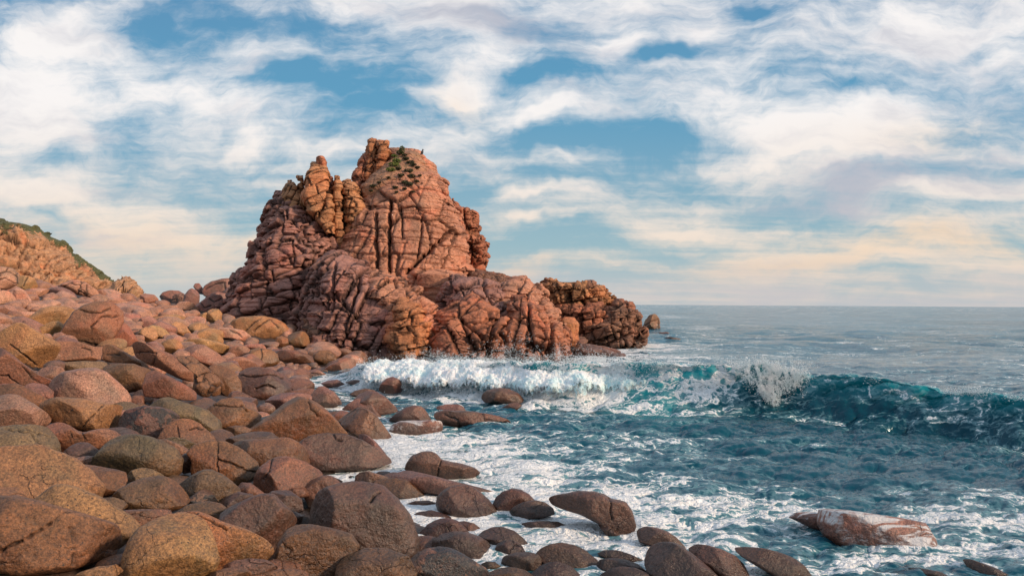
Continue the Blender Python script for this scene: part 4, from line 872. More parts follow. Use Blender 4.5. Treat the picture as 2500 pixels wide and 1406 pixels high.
TW = [
 # name, rows, zone, D, T, joints, colour, kwargs
 ('dome_face', [(232, 1430, 1640), (290, 1400, 1690), (330, 1390, 1745), (400, 1330, 1775), (460, 1270, 1830), (540, 1200, 1865), (620, 1130, 1900), (720, 1090, 1955), (850, 1050, 1985), (1000, 980, 2010), (1130, 900, 2050), (1250, 850, 2100), (1406, 800, 2200), (1600, 780, 2300)],
  'T', 76, 10, [((0, 0, 8), (3.6, 4.2, 3.0), .62, .24, .8), ((0, -8, 8), (2.3, 3., 2.4), .09, .16, -1), ((0, 20, 0), (1.0, 1.4, .9), .04, .05, -1)], C_PINK,
  dict(seed=1, csc=1.0, push=(3, -5), low=.07, grooves=[('1870,830 1780,920 1700,990 1600,1080 1540,1130', 4.5, 1.2), ('1310,700 1320,850 1310,1000 1320,1130', 3.5, 1.1), ('1420,590 1415,650 1410,800 1412,950 1405,1130', 3.5, 1.3), ('1500,640 1505,760 1510,900', 2, .5),
    ('1660,720 1650,850 1630,980 1610,1060', 2.2, .6), ('1480,660 1600,640 1690,700 1830,740', 2, .5), ('1700,1180 1830,1100 1850,1020', 2, .5), ('1690,780 1760,800 1860,830', 2, .4), ('1560,560 1620,640 1640,700', 2, .4), ('1770,1120 1770,1280', 2, .5)])),
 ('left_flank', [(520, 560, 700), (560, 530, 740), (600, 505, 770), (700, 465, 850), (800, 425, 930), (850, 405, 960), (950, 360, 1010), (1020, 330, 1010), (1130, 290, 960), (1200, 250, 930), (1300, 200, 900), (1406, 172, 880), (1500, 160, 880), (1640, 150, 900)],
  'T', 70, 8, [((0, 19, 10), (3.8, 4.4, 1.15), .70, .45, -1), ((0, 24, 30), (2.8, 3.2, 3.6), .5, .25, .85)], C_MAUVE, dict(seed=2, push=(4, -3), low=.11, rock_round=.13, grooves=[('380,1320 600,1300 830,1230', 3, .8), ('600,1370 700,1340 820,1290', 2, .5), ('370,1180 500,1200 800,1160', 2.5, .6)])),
 ('fin', [(305, 818, 850), (345, 803, 930), (400, 788, 952), (500, 762, 960), (600, 748, 978), (700, 790, 985), (760, 850, 985), (860, 930, 990)],
  'T', 69, 3.2, [((0, 29, 12), (5, 4, 1.1), .36, .42, -1)], C_TAN, dict(seed=3, push=(1.5, -1), low=.03, ex=4.5, jag=.6, grooves=[('960,500 940,560 900,640 865,720', 3, .8)])),
 ('fin_shoulder', [(440, 630, 652), (480, 620, 690), (520, 600, 735), (600, 560, 775), (700, 560, 790), (800, 600, 830)],
  'T', 71, 3., [((0, 74, 10), (3, 3, .8), .4, .4, -1)], C_TAN, dict(seed=4, push=(1, 0), low=.05, ex=3.4)),
 ('needle', [(405, 722, 742), (440, 712, 748), (480, 706, 752), (540, 700, 770), (640, 705, 790)], 'T', 71.5, 1.5, [((0, 0, 0), (1.4, 1.4, 1.1), .2, .2, .8)], C_TAN, dict(seed=5, low=.1)),
 ('pillar', [(408, 988, 1025), (460, 982, 1036), (540, 974, 1048), (700, 978, 1055), (820, 980, 1062), (950, 1000, 1070)], 'T', 70, 2.6, [((0, 5, 20), (2.2, 2.6, 1.6), .2, .34, -1)], C_TAN, dict(seed=6, ex=4.5, low=.02, jag=.5)),
 ('pillar', [(412, 950, 972), (470, 945, 985), (600, 940, 1000), (800, 935, 1000), (900, 950, 1010)], 'T', 71, 2.2, [((0, 4, 10), (2, 2, 1.6), .2, .3, -1)], C_RED, dict(seed=7, ex=4.2, low=.02, jag=.5)),
 ('pillar', [(438, 1088, 1118), (480, 1050, 1150), (540, 1046, 1170), (640, 1046, 1200), (760, 1060, 1240), (860, 1075, 1245), (960, 1095, 1215), (1010, 1110, 1180)], 'T', 71, 3.4, [((0, -12, 15), (1.7, 2.6, 1.6), .45, .4, -1)], C_TAN, dict(seed=8, low=.04, ex=3.4)),
 ('summit_pillar', [(120, 1250, 1285), (135, 1243, 1300), (180, 1240, 1308), (250, 1236, 1312), (330, 1226, 1300), (440, 1222, 1300), (500, 1230, 1290)],
  'T', 75.5, 1.8, [((0, 6, 15), (2.2, 2.0, 1.7), .32, .4, .7), ((0, 0, 0), (1., 1.0, 1.3), .1, .1, .8)], C_OR, dict(seed=9, push=(0, -1), low=.03, ex=3.4, jag=.7)),
 ('summit_pillar', [(138, 1320, 1385), (150, 1308, 1400), (190, 1306, 1404), (240, 1304, 1424), (300, 1300, 1405), (360, 1298, 1380), (420, 1300, 1350)],
  'T', 75.2, 1.9, [((0, -6, 15), (1.9, 2.0, 1.9), .36, .4, .7), ((0, 0, 0), (1., 1.0, 1.3), .1, .1, .8)], C_OR, dict(seed=59, push=(0, -1), low=.03, ex=3.4, jag=.7)),
 ('summit_pillar', [(155, 1288, 1330), (200, 1280, 1330), (300, 1270, 1330), (420, 1260, 1330)], 'T', 76.5, 1.6, [((0, 6, 15), (2., 2.0, 2.), .3, .3, .7)], C_RED, dict(seed=60, low=.02, ex=3)),
 ('summit_spur', [(225, 1220, 1250), (260, 1200, 1262), (300, 1182, 1262), (360, 1155, 1250), (410, 1130, 1245), (460, 1125, 1235), (520, 1150, 1230), (560, 1170, 1220)],
  'T', 76, 2.4, [((0, 20, 15), (1.4, 1.6, 3.4), .55, .45, .8), ((0, 0, 0), (1., 1.0, 1.2), .14, .14, .8)], C_RED, dict(seed=61, push=(1, -2), low=.04, ex=3)),
 ('right_cliff', [(585, 1880, 1912), (640, 1870, 1960), (672, 1870, 2010), (700, 1870, 2062), (745, 1870, 2095), (860, 1880, 2086), (885, 1880, 2110), (935, 1880, 2164), (1000, 1880, 2168), (1100, 1890, 2145), (1180, 1880, 2150), (1300, 1860, 2180)],
  'T', 83, 6, [((0, 94, 12), (3.4, 2.4, 1.3), .9, .6, -1), ((0, 3, 0), (2.2, 2.2, 2.0), .25, .2, .8)], C_RED, dict(seed=10, push=(0, 0), low=.06)),
 ('buttress', [(158, 318, 345), (200, 245, 430), (240, 215, 475), (280, 200, 520), (320, 180, 560), (400, 140, 640), (460, 120, 700), (520, 90, 760), (600, 80, 790), (700, 90, 800), (780, 140, 800), (850, 200, 800), (900, 220, 800)],
  'R', 59, 7, [((0, 68, 22), (2.4, 3., 1.5), .85, .5, -1), ((0, -18, 25), (3.6, 3., 4.0), .8, .3, .85), ((0, 64, 0), (1.0, 1.2, .6), .06, .08, -1)], C_MAUVE, dict(seed=11, csc=.95, push=(4, -2), low=.10, grooves=[('300,250 290,400 270,520', 3, .9), ('450,300 430,420 380,560', 3, .8), ('100,600 200,650 330,740 450,760', 4, 1.)])),
 ('slanting_slab', [(268, 545, 560), (290, 480, 640), (330, 470, 720), (380, 470, 770), (440, 480, 850), (520, 560, 930), (600, 580, 960), (700, 560, 930), (800, 580, 900)],
  'R', 56.5, 5, [((0, 38, 10), (3.4, 3.0, 1.2), .75, .45, -1), ((0, -30, 0), (2.6, 2.6, 2.4), .3, .2, .85)], C_PINK, dict(seed=12, csc=1.0, push=(4, -1), low=.08, grooves=[('700,290 780,400 860,500 940,600', 3, .9)])),
 ('orange_rib', [(440, 680, 740), (480, 655, 800), (540, 640, 850), (600, 610, 870), (680, 590, 860), (740, 600, 850), (800, 640, 845), (850, 680, 830)],
  'R', 53, 3.4, [((0, 14, 15), (2.6, 3., 1.5), .6, .42, -1), ((0, 50, 0), (2.4, 2.4, 1.8), .25, .2, .85)], C_OR, dict(seed=13, sink=True, push=(2, -1), low=.08)),
 ('low_dome', [(308, 1010, 1060), (340, 970, 1200), (365, 950, 1270), (420, 930, 1340), (500, 920, 1380), (600, 900, 1400), (700, 900, 1420)],
  'R', 61, 6, [((0, 30, 0), (2.8, 3.4, 2.0), .7, .42, -1), ((0, 0, 0), (1.8, 1.8, 1.6), .14, .14, .85)], C_MAUVE, dict(seed=14, push=(3, 0), low=.1, rock_round=.12)),
 ('front_block', [(402, 1110, 1140), (440, 1060, 1200), (480, 1020, 1230), (540, 930, 1290), (600, 880, 1360), (660, 860, 1400), (720, 840, 1410), (790, 835, 1400), (850, 850, 1370), (900, 870, 1350)],
  'R', 54, 5, [((0, 40, 10), (2.9, 3.2, 2.3), .75, .48, -1), ((0, 28, 10), (3.2, 3.2, 2.8), .3, .25, .85), ((0, 42, 0), (1.4, 1.4, 1.0), .05, .06, -1)], C_RED, dict(seed=15, sink=True, push=(4, -1), low=.09, rock_round=.10, grooves=[('1060,560 1150,640 1230,720 1260,800', 3, .8), ('1290,560 1250,640 1230,720', 3, .8), ('1130,600 1230,580 1320,570 1400,640', 2.5, .5)])),
 ('front_column', [(428, 1380, 1440), (455, 1370, 1470), (490, 1360, 1560), (540, 1350, 1600), (590, 1340, 1630), (650, 1330, 1700), (700, 1335, 1735), (760, 1330, 1742), (810, 1330, 1720), (870, 1340, 1680), (900, 1350, 1650)],
  'R', 54.5, 4.5, [((0, 84, 20), (4.2, 3.2, 1.7), .8, .55, -1), ((0, 30, 0), (2.4, 2.4, 2.1), .2, .2, .85)], C_RED, dict(seed=16, sink=True, push=(3, -1), low=.07, grooves=[('1480,480 1480,600 1500,760', 3.5, 1.1), ('1620,590 1610,700 1600,760', 3, .8)])),
 ('middle_dome', [(318, 1380, 1450), (350, 1310, 1500), (400, 1250, 1560), (460, 1230, 1600), (540, 1230, 1650), (620, 1300, 1700), (700, 1320, 1700)],
  'R', 62, 5, [((0, 60, 30), (2.6, 3.0, 1.6), .6, .42, -1), ((0, 0, 0), (1.6, 1.6, 1.5), .12, .12, .85)], C_PINK, dict(seed=17, push=(2, 0), low=.1, rock_round=.12)),
 ('rubble_slope', [(262, 1110, 1160), (290, 1080, 1290), (320, 1060, 1390), (350, 1050, 1470), (400, 1050, 1540), (500, 1100, 1600)], 'R', 70, 6, [((0, 0, 0), (1.1, 1.1, .8), .28, .2, .9), ((0, 0, 0), (.5, .5, .5), .1, .08, .9)], C_BRN, dict(seed=18, push=(4, -2), low=.1)),
 ('balanced_stone', [(256, 868, 900), (270, 852, 915), (295, 850, 926), (320, 862, 928), (345, 880, 925), (356, 890, 915)], 'T', 69.5, 1.3, [((0, 0, 0), (3, 3, 3), .1, .05, .8)], C_RED, dict(seed=19, low=.04, edge=.2)),
 ('block', [(455, 1740, 1800), (480, 1730, 1850), (520, 1735, 1866), (552, 1760, 1866), (565, 1800, 1850)], 'T', 73, 1.8, [((0, 30, 0), (3, 3, 2), .2, .15, .8)], C_PINK, dict(seed=20, low=.05, edge=.4)),
 ('block', [(1000, 1730, 1800), (1030, 1712, 1830), (1080, 1715, 1832), (1105, 1740, 1820), (1125, 1780, 1800)], 'T', 68.5, 1.6, [((0, 30, 0), (3, 3, 1.6), .2, .15, .8)], C_PINK, dict(seed=21, low=.05, edge=.4)),
 ('block', [(1112, 1600, 1850), (1160, 1560, 1990), (1250, 1600, 2040), (1406, 1640, 2060)], 'T', 67, 3.5, [((0, 10, 0), (4, 3, 4), .5, .3, .8)], C_PINK, dict(seed=22, low=.06, edge=.6)),
 ('base_ledge', [(570, 95, 130), (620, 90, 240), (680, 100, 340), (740, 120, 420), (790, 200, 440), (830, 300, 500), (870, 320, 520)], 'R', 55.5, 3., [((0, 25, 20), (2.2, 2, .8), .5, .3, .8)], C_BRN, dict(seed=23, sink=True, low=.1, edge=1.)),
 ('red_block', [(562, 1690, 1755), (600, 1650, 1782), (650, 1660, 1784), (700, 1680, 1780), (740, 1690, 1750)], 'R', 63, 2.4, [((0, 20, 0), (3.2, 3.2, 3.2), .3, .15, .8)], C_OR, dict(seed=24, low=.05, edge=.4)),
]
for nm, rows, z, D, T, J, c, kw in TW:
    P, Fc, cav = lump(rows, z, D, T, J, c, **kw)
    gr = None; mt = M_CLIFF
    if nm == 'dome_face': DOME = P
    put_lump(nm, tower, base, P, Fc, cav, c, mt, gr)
# the green summit slope: a dipping apron between summit pillar and dome
rows = [(196, 1405, 1500), (215, 1400, 1560), (240, 1400, 1640), (300, 1390, 1680), (360, 1330, 1700), (430, 1250, 1700), (500, 1190, 1660), (580, 1220, 1640)]
P, Fc, cav = lump(rows, 'T', 75, 3.0, [((0, 0, 0), (1.2, 1.2, .8), .10, .06, .9)], C_PINK, seed=30, push=(2.5, -4.2), low=.05, edge=.6, taper=True)
SLOPE = P
px, py = w2p(P)
gmask = .40*np.exp(-((px-975)/26)**2-((py-400)/35)**2)+.12
put_lump('summit_slope', tower, base, P, Fc, cav, (.44, .25, .16), M_HEAD, gmask)
# ridge to the right
base2 = np.array([15., 74., 0.])
ridge = thing('rock_ridge', 'lower ridge of broken red brown blocks running out to sea right of the stack', 'rocky ridge', base2)
for nm, rows, z, D, T, J, c, kw in [
 ('blocky_crest', [(318, 1575, 1590), (345, 1558, 1640), (352, 1550, 1860), (385, 1550, 1935), (420, 1555, 1990), (460, 1570, 2000), (520, 1600, 2010), (580, 1640, 2040), (680, 1660, 2060)],
  'R', 76, 4.5, [((0, 10, 10), (1.5, 2.0, 1.9), 1.0, .6, -1), ((0, 0, 0), (1.1, 1.1, 1.0), .22, .2, .85)], C_TAN, dict(seed=40, low=.08, rock_round=.15)),
 ('upright_block', [(335, 1815, 1875), (350, 1800, 1890), (400, 1805, 1892), (450, 1815, 1880)], 'R', 74, 1.6, [((0, 5, 0), (1.8, 2, 1.6), .3, .3, .8)], C_BRN, dict(seed=41, low=.05, edge=.4)),
 ('upright_block', [(320, 1572, 1585), (335, 1570, 1612), (360, 1570, 1616), (400, 1560, 1620)], 'R', 74.5, 1.3, [((0, 5, 0), (1.4, 2, 1.4), .3, .3, .8)], C_BRN, dict(seed=42, low=.05, edge=.4)),
 ('sea_end', [(450, 2005, 2045), (475, 1985, 2105), (500, 1970, 2130), (560, 1900, 2140), (600, 1800, 2165), (660, 1780, 2178), (720, 1790, 2168), (760, 1860, 2160), (800, 1880, 2150)],
  'R', 72, 5, [((0, 22, 10), (2.2, 2.4, 1.4), .9, .55, -1), ((0, 10, 0), (1.4, 1.4, 1.2), .25, .2, .85)], C_BRN, dict(seed=43, sink=True, low=.10, rock_round=.14)),
 ('sea_end_wall', [(470, 1640, 1900), (520, 1640, 2000), (580, 1660, 2040), (640, 1680, 2060), (700, 1690, 2040), (740, 1700, 2000), (780, 1720, 1990)],
  'R', 73, 4.5, [((0, 14, 20), (1.8, 2.2, 1.3), .7, .45, -1), ((0, 10, 0), (1.3, 1.3, 1.1), .2, .18, .85)], C_RED, dict(seed=44, low=.10, rock_round=.14)),
 ('low_outlier', [(725, 1800, 1850), (745, 1765, 1950), (765, 1740, 2010), (795, 1728, 2065), (820, 1740, 2040), (850, 1800, 1960)],
  'R', 60, 3, [((0, 20, 10), (2.4, 2.4, 1.4), .3, .2, .8)], C_BRN, dict(seed=45, sink=True, low=.06, edge=.6)),
 ('low_outlier', [(680, 1745, 1820), (700, 1740, 1838), (730, 1730, 1835), (760, 1740, 1830)], 'R', 66, 2, [((0, 20, 10), (2.4, 2.4, 1.4), .3, .2, .8)], C_BRN, dict(seed=46, sink=True, low=.06, edge=.6)),
]:
    P, Fc, cav = lump(rows, z, D, T, J, c, **kw); put_lump(nm, ridge, base2, P, Fc, cav, c, M_CLIFF)
# headland on the left
def ribs(P, N):
    q = P.copy(); q[:, 2] *= .07
    r = fbm(q*.12+5, 4, .5); r2 = 1-np.abs(fbm(q*.42+9, 3))*2
    r3 = 1-np.abs(fbm(q*.9+19, 3))*2
    return (r*7.5+(r2-.6)*3.)*(np.abs(N[:, 2]) < .85)
base3 = np.array([-100., 170., 0.])
head = thing('headland_cliff', 'sunlit orange ribbed sea cliff with green scrub on top at far left', 'cliff', base3)
for nm, rows, D, T, kw in [
 ('main_cliff', [(108, -500, 120), (116, -500, 190), (150, -500, 275), (195, -500, 330), (240, -500, 395), (272, -500, 480), (330, -500, 560), (390, -500, 650), (440, -500, 730), (490, -500, 805), (530, -500, 845), (590, -500, 915), (650, -500, 965), (740, -500, 1050), (830, -500, 1100)], 175, 22, dict(seed=50)),
 ('end_peak', [(545, 952, 968), (565, 925, 985), (590, 885, 1012), (640, 850, 1035), (690, 820, 1075), (720, 800, 1110), (790, 780, 1150)], 160, 8, dict(seed=51)),
]:
    P, Fc, cav = lump(rows, 'C', D, T, [((0, 97, 0), (30, 60, 6.5), 1.6, 1.5, -1), ((0, 94, 0), (13, 60, 2.8), .55, .9, -1)], C_OR, push=(6, -4), low=.05, rib=ribs, res=.8, edge=.5, **kw)
    px, py = w2p(P); top = np.interp(px, [0, 48, 93, 142, 192, 224, 250, 279, 296, 330], [537, 537, 560, 587, 622, 644, 663, 690, 708, 720])
    g_ = np.clip(.85-np.clip(py-top, 0, 99)/(30+12*np.sin(px*.11)+14*(px < 95)), -.5, .75)+.34*np.exp(-((px-190)/55)**2-((py-660)/26)**2)+.3*np.clip(fbm(np.stack([px*.03, py*.015, px*0], 1), 3)*2, 0, 1)*(py-top < 60)+.28*np.exp(-((px-30)/40)**2-((py-600)/40)**2)
    if nm == 'end_peak': g_ = g_*0+.05
    put_lump(nm, head, base3, P, Fc, cav, (.52, .31, .185), M_HEAD, g_)
# ------------------------------------------------------------------ plants and bird on the summit
def leafy(center, rad, n, rs, size):
    V = []; 
    for _ in range(n):
        d = rs.normal(size=3); d /= np.linalg.norm(d); p = np.array(center)+d*np.array(rad)*rs.uniform(.3, 1)**.5
        a = rs.normal(size=3); a /= np.linalg.norm(a); b = np.cross(a, rs.normal(size=3)); b /= np.linalg.norm(b)
        s_ = size*rs.uniform(.6, 1.3); V += [p-a*s_, p+b*s_*.5, p+a*s_, p-b*s_*.5]
    return np.array(V), np.arange(len(V)).reshape(-1, 4)
rs = np.random.RandomState(3)
sl_px, sl_py = w2p(SLOPE); fr = SLOPE[:, 1]
SLOPE = np.concatenate([SLOPE, DOME]); sl_px, sl_py = w2p(SLOPE)
def slope_pt(px, py):
    d = (sl_px-px)**2+(sl_py-py)**2; i = np.where(d < max(9, d.min()+.1))[0]; return SLOPE[i[np.argmin(SLOPE[i, 1])]]
p = slope_pt(983, 378); p = p.copy(); p[2] = at(983, 372, p[1])[2]
V, Fc = leafy((0, 0, .22), (.30, .3, .42), 420, rs, .07); V2, F2 = leafy((-.28, 0, -.02), (.3, .3, .2), 200, rs, .07); Fc = np.concatenate([Fc, F2+len(V)]); V = np.concatenate([V, V2])
sh = thing('shrub', 'dark green pointed bush standing against the sky on the summit', 'bush', p)
link('foliage', mesh('foliage', V, Fc, M_LEAF, False), sh)
st, fs = ico(2); link('stem', mesh('stem', st*np.array([.06, .06, .4]), fs, M_SHRUB), sh)
spots = [(962, 402, .9), (955, 415, .8), (968, 392, .7), (992, 388, .6), (1002, 397, .7), (1000, 418, .8), (975, 412, .5), (1008, 432, .7), (980, 428, .55), (988, 446, .6), (965, 458, .45),
         (998, 452, .7), (908, 458, .5), (1012, 405, .5), (990, 380, .4), (960, 382, .5), (1020, 410, .4), (925, 446, .35), (1015, 445, .4), (905, 470, .3), (990, 462, .35), (1028, 430, .3), (950, 436, .35), (1006, 470, .3), (970, 471, .3)]
for i, (a, b, r) in enumerate(spots):
    r *= .72; q = slope_pt(a, b); bright = (940 < a < 972 and b < 420)
    V, Fc = leafy((0, 0, 0), (r*.85, r*.5, r*.34), int(260*r)+60, rs, .09)
    if bright: lb, ct, g_ = 'bright green grassy clump beside the summit pillar', 'grass clump', 'bright green clumps beside the summit pillar'
    else: lb, ct, g_ = 'dark low scrub clump on the sandy summit slope', 'scrub', 'dark scrub clumps on the summit slope'
    tag(link('grass_clump' if bright else 'scrub_clump', mesh('clump', V, Fc, M_GRASS if bright else M_SHRUB, False), loc=q+np.array([0, -.15, .1])), lb, ct, g_)
# bird perched on the right summit corner
bp = at(1030.5, 379, 73.0)
V, Fc = ico(3)
body = V*np.array([.13, .09, .21]); body[:, 0] += np.where(V[:, 2] > 0, V[:, 2]*.05, 0); body[:, 2] += .27
hd = V*np.array([.07, .06, .075])+np.array([.07, 0, .53])
nk = V*np.array([.045, .045, .12])+np.array([.055, 0, .43])
tail = V*np.array([.09, .04, .05])@rotm(0, 40, 0).T+np.array([-.13, 0, .08])
beak = V*np.array([.07, .015, .015])+np.array([.15, 0, .53])
legs = [V*np.array([.012, .012, .10])+np.array([.0, s_, .02]) for s_ in (-.03, .03)]
bl = [body, hd, nk, tail, beak]+legs
BV = np.concatenate(bl); BF = np.concatenate([Fc+i*len(V) for i in range(len(bl))])
tag(link('bird', mesh('bird', BV, BF, M_BIRD), loc=bp), 'small dark bird perched upright on the right corner of the summit', 'bird')
# ------------------------------------------------------------------ sea
def ocean_tile(N, L, lam_lo, lam_hi, wind, seed, p=4.2):
    rs = np.random.RandomState(seed); k = np.fft.fftfreq(N, L/N)*2*np.pi; KX, KY = np.meshgrid(k, k); K = np.hypot(KX, KY)+1e-9
    lam = 2*np.pi/K; band = ((lam > lam_lo) & (lam < lam_hi)).astype(float)
    cosf = (KX*wind[0]+KY*wind[1])/K
    S = band*K**(-p/2)*np.sqrt(.18+cosf**2)
    A = (rs.normal(size=(N, N))+1j*rs.normal(size=(N, N)))*S
    h = np.fft.ifft2(A).real; sc = 1/h.std()
    dx = np.fft.ifft2(-1j*KX/K*A).real*sc; dy = np.fft.ifft2(-1j*KY/K*A).real*sc
    return np.stack([dx, dy, h*sc], -1), L
def samp(tile, X, Y):
    T, L = tile; N = T.shape[0]; u = (X/L % 1)*N; v = (Y/L % 1)*N; i = np.floor(u).astype(int) % N; j = np.floor(v).astype(int) % N
    fu = (u-np.floor(u))[..., None]; fv = (v-np.floor(v))[..., None]; i2 = (i+1) % N; j2 = (j+1) % N
    return (T[j, i]*(1-fu)+T[j, i2]*fu)*(1-fv)+(T[j2, i]*(1-fu)+T[j2, i2]*fu)*fv
wd = np.array([.35, -.94])
t1 = ocean_tile(512, 83, 2.5, 24, wd, 1); t2 = ocean_tile(512, 23, .55, 2.5, wd, 2, 3.6); t3 = ocean_tile(512, 7, .1, .55, wd, 3, 3.4)
CR = np.array([(700, 868, 43, 0), (800, 874, 40, 0), (850, 876, 39, .35), (880, 878, 38, .95), (1000, 876, 36, 1.15), (1250, 886, 33.2, 1.35), (1420, 890, 32, 1.35), (1580, 898, 31.2, 1.50), (1700, 902, 30.8, 1.55), (1830, 902, 30.2, 1.50), (1960, 932, 29.2, 1.25), (2050, 912, 28.6, 1.50), (2160, 935, 27.6, 1.30), (2300, 955, 26.4, 1.15), (2400, 966, 25.4, 1.2), (2500, 966, 24.6, 1.28), (2900, 980, 22.5, 1.25), (3600, 1000, 19, .8)])
cX = np.array([float(d2w(p, y)[0])*D for p, y, D, a in CR]); cY = CR[:, 2]; cA = CR[:, 3]
Xs = np.linspace(-30, 60, 1801); Ac = np.interp(Xs, cX, cA); Yc = np.interp(Xs, cX, cY)
kk = np.exp(-.5*(np.arange(-14, 15)/6.)**2); kk /= kk.sum()
Ac = np.convolve(np.pad(Ac, 14, 'edge'), kk, 'valid'); Yc = np.convolve(np.pad(Yc, 14, 'edge'), kk, 'valid')
def wave(X, Y):
    A = np.interp(X, Xs, Ac); yc = np.interp(X, Xs, Yc)
    q = np.stack([X, X*0, X*0], -1).reshape(-1, 3)
    yc = yc+(fbm(q*.35, 3)*1.1).reshape(X.shape); A = A*(1+(fbm(q*1.3+9, 3)*.16).reshape(X.shape))
    s = yc-Y
    back = np.exp(-(np.minimum(s, 0)/4.2)**2)
    wf = 3.2+.9*sst(3, 12, X)
    tt = np.clip(s/wf, 0, 1); frn = (1-tt)**1.9*(1+.9*tt)
    h = np.where(s < 0, back, frn)*A-.22*np.exp(-((s-3.6)/1.8)**2)*np.clip(A, 0, 1)
    f = np.where(s > 0, np.clip(h/np.maximum(A, .05), 0, 1), back)
    shift = -(.95*A)*np.clip(f, 0, 1)**3*np.where(s > -1.4, 1, np.exp(-((s+1.4)/1.2)**2))
    return h, shift, s, A
cxs = np.concatenate([np.linspace(-.84, .84, 1500)])
vr = np.concatenate([np.array([.00015, .0004, .0008]), np.arange(.0013, .085, .00078), np.arange(.085, .105, .00042), np.arange(.105, .172, .00024), np.arange(.172, .20, .00042), np.arange(.20, .52, .0010)])
D_ = H/vr
CX_, DD = np.meshgrid(cxs, D_)
X = CX_*DD; Y = DD+0
gsp = DD*.0012+DD**2/H*.0006
f1 = np.clip(9/(gsp+1e-6)/6, 0, 1); f2 = np.clip((1.4/gsp)/5, 0, 1); f3 = np.clip((.35/gsp)/4, 0, 1)
near = np.clip(DD/45, .45, 1.5)
d1 = samp(t1, X, Y)*.125*(f1*near)[..., None]; d2 = samp(t2, X, Y)*.055*f2[..., None]; d3 = samp(t3, X, Y)*.017*f3[..., None]
h, shy, s, A = wave(X, Y)
rough_ = .65+.55*sst(20, 60, DD)*0+.30*np.exp(-((s-6)/4)**2)+.25*np.exp(-((s-1.5)/3.5)**2)*np.clip(A, 0, 1)
# calmer inshore, choppy behind the rocks
dt = d1+(d2+d3)*rough_[..., None]*1.15
shore = sst(-.9, .05, ground(np.clip(X, -75, 25), np.clip(Y, 1, 115)))*((X < 25) & (Y < 60))
dt = dt*(1-.62*shore)[..., None]
VX = X+dt[..., 0]*.9; VY = Y+dt[..., 1]*.9+shy; VZ = h+dt[..., 2]
# foam density: shallows, behind the breaker, round the rocks
q = np.stack([X*.10, Y*.16, X*0], -1).reshape(-1, 3)
m1 = fbm(q, 4, .55).reshape(X.shape)
px, py = w2p(np.stack([X, Y, X*0], -1).reshape(-1, 3)); px = px.reshape(X.shape); py = py.reshape(X.shape)
inshore = (s > 3.5)
fo = np.zeros(X.shape)
fo += inshore*(.30+.50*sst(9, 15, s)+.2*sst(5, 9, s)*sst(1900, 1300, px))
fo -= inshore*.42*sst(1500, 1900, px)*sst(16.5, 11, s)
fo -= .28*np.exp(-((px-1750)/260)**2-((py-1135)/60)**2)+.22*np.exp(-((px-2150)/300)**2-((py-1180)/55)**2)
fo += .25*np.exp(-((px-1250)/260)**2-((py-1130)/70)**2)+.22*np.exp(-((px-1700)/260)**2-((py-1230)/60)**2)+.3*np.exp(-((px-2350)/240)**2-((py-1330)/90)**2)+.2*np.exp(-((px-1950)/200)**2-((py-1340)/60)**2)
fo += shore*.62*(s > 2)
fo += .55*sst(700, 500, np.abs(px-1150))*sst(26, 5, np.abs(py-905))*(s < 0)      # behind the broken part, against the rocks
for a, b, ra, rb, w in [(1590, 845, 130, 14, .8), (1500, 862, 90, 12, .7), (1720, 803, 90, 6, .55), (1640, 775, 60, 5, .5), (1560, 875, 160, 12, .7), (1450, 840, 60, 10, .8), (2420, 955, 60, 6, .5)]:
    fo += w*np.exp(-((px-a)/ra)**2-((py-b)/rb)**2)
fo += m1*.75
face = np.clip(np.where(s > -.6, 1, 0)*np.exp(-((s-1.2)/(2.8+2.6*sst(-1, 8, X)))**2)*np.clip(A, 0, 1.3), 0, 1)
fo = np.where((s > -.8) & (s < 3.5), -.05+.22*m1+.25*sst(1650, 1450, px)+.10*np.exp(-((px-1650)/150)**2)-.30*sst(1750, 2100, px), fo)
hh = VZ/np.maximum(A, .3)
thin = np.clip(sst(.25, 1.0, hh)*np.where((s > -.6) & (s < 3.5), 1, 0)*np.clip(A-.3, 0, 1), 0, 1)*(.45+.9*np.clip(m1+.25, 0, 1))+.55*np.exp(-((px-1590)/110)**2)*face
fo = fo+.16*inshore*sst(1650, 1350, px)*sst(3.5, 6, s)
fo = fo+.45*np.exp(-((s-3.6)/1.1)**2)*sst(1620, 1450, px)*sst(860, 900, px)+.22*(s > -.8)*(s < 3.5)*sst(1600, 1500, px)
foam = np.clip(fo*np.where(s > 3.5, .72, 1)-.62*(s > 3.5)-.35*(s < -.8), -.6, np.where(shore > .6, .75, .5))
Fc = grid_faces(*X.shape)
# drop what lies under the beach
gh = ground(np.clip(X, -75, 25), np.clip(Y, 1, 115)); land = ((gh > .75) & (X < 0) & (Y < 110)).ravel()
keep = ~land[Fc].all(1); Fc = Fc[keep]
SV_ = np.stack([VX, VY, VZ], -1).reshape(-1, 3)
m, t, bs, out = material('sea_water')
P = t.n.new('ShaderNodeNewGeometry').outputs['Position']; cd = t.n.new('ShaderNodeCameraData')
def attr(n):
    a = t.n.new('ShaderNodeAttribute'); a.attribute_name = n; return a.outputs['Fac']
foA = attr('foam'); thA = attr('thin'); faA = attr('face'); flat = attr('far')
wp = t.n.new('ShaderNodeTexNoise'); t.put(wp.inputs['Vector'], P); wp.inputs['Scale'].default_value = .55; wp.inputs['Detail'].default_value = 4
wv = t.vm('MULTIPLY', t.vm('SUBTRACT', wp.outputs['Color'], (.5, .5, .5)), (2.6, 2.0, 1.))
wp2 = t.n.new('ShaderNodeTexNoise'); t.put(wp2.inputs['Vector'], P); wp2.inputs['Scale'].default_value = 2.4; wp2.inputs['Detail'].default_value = 4
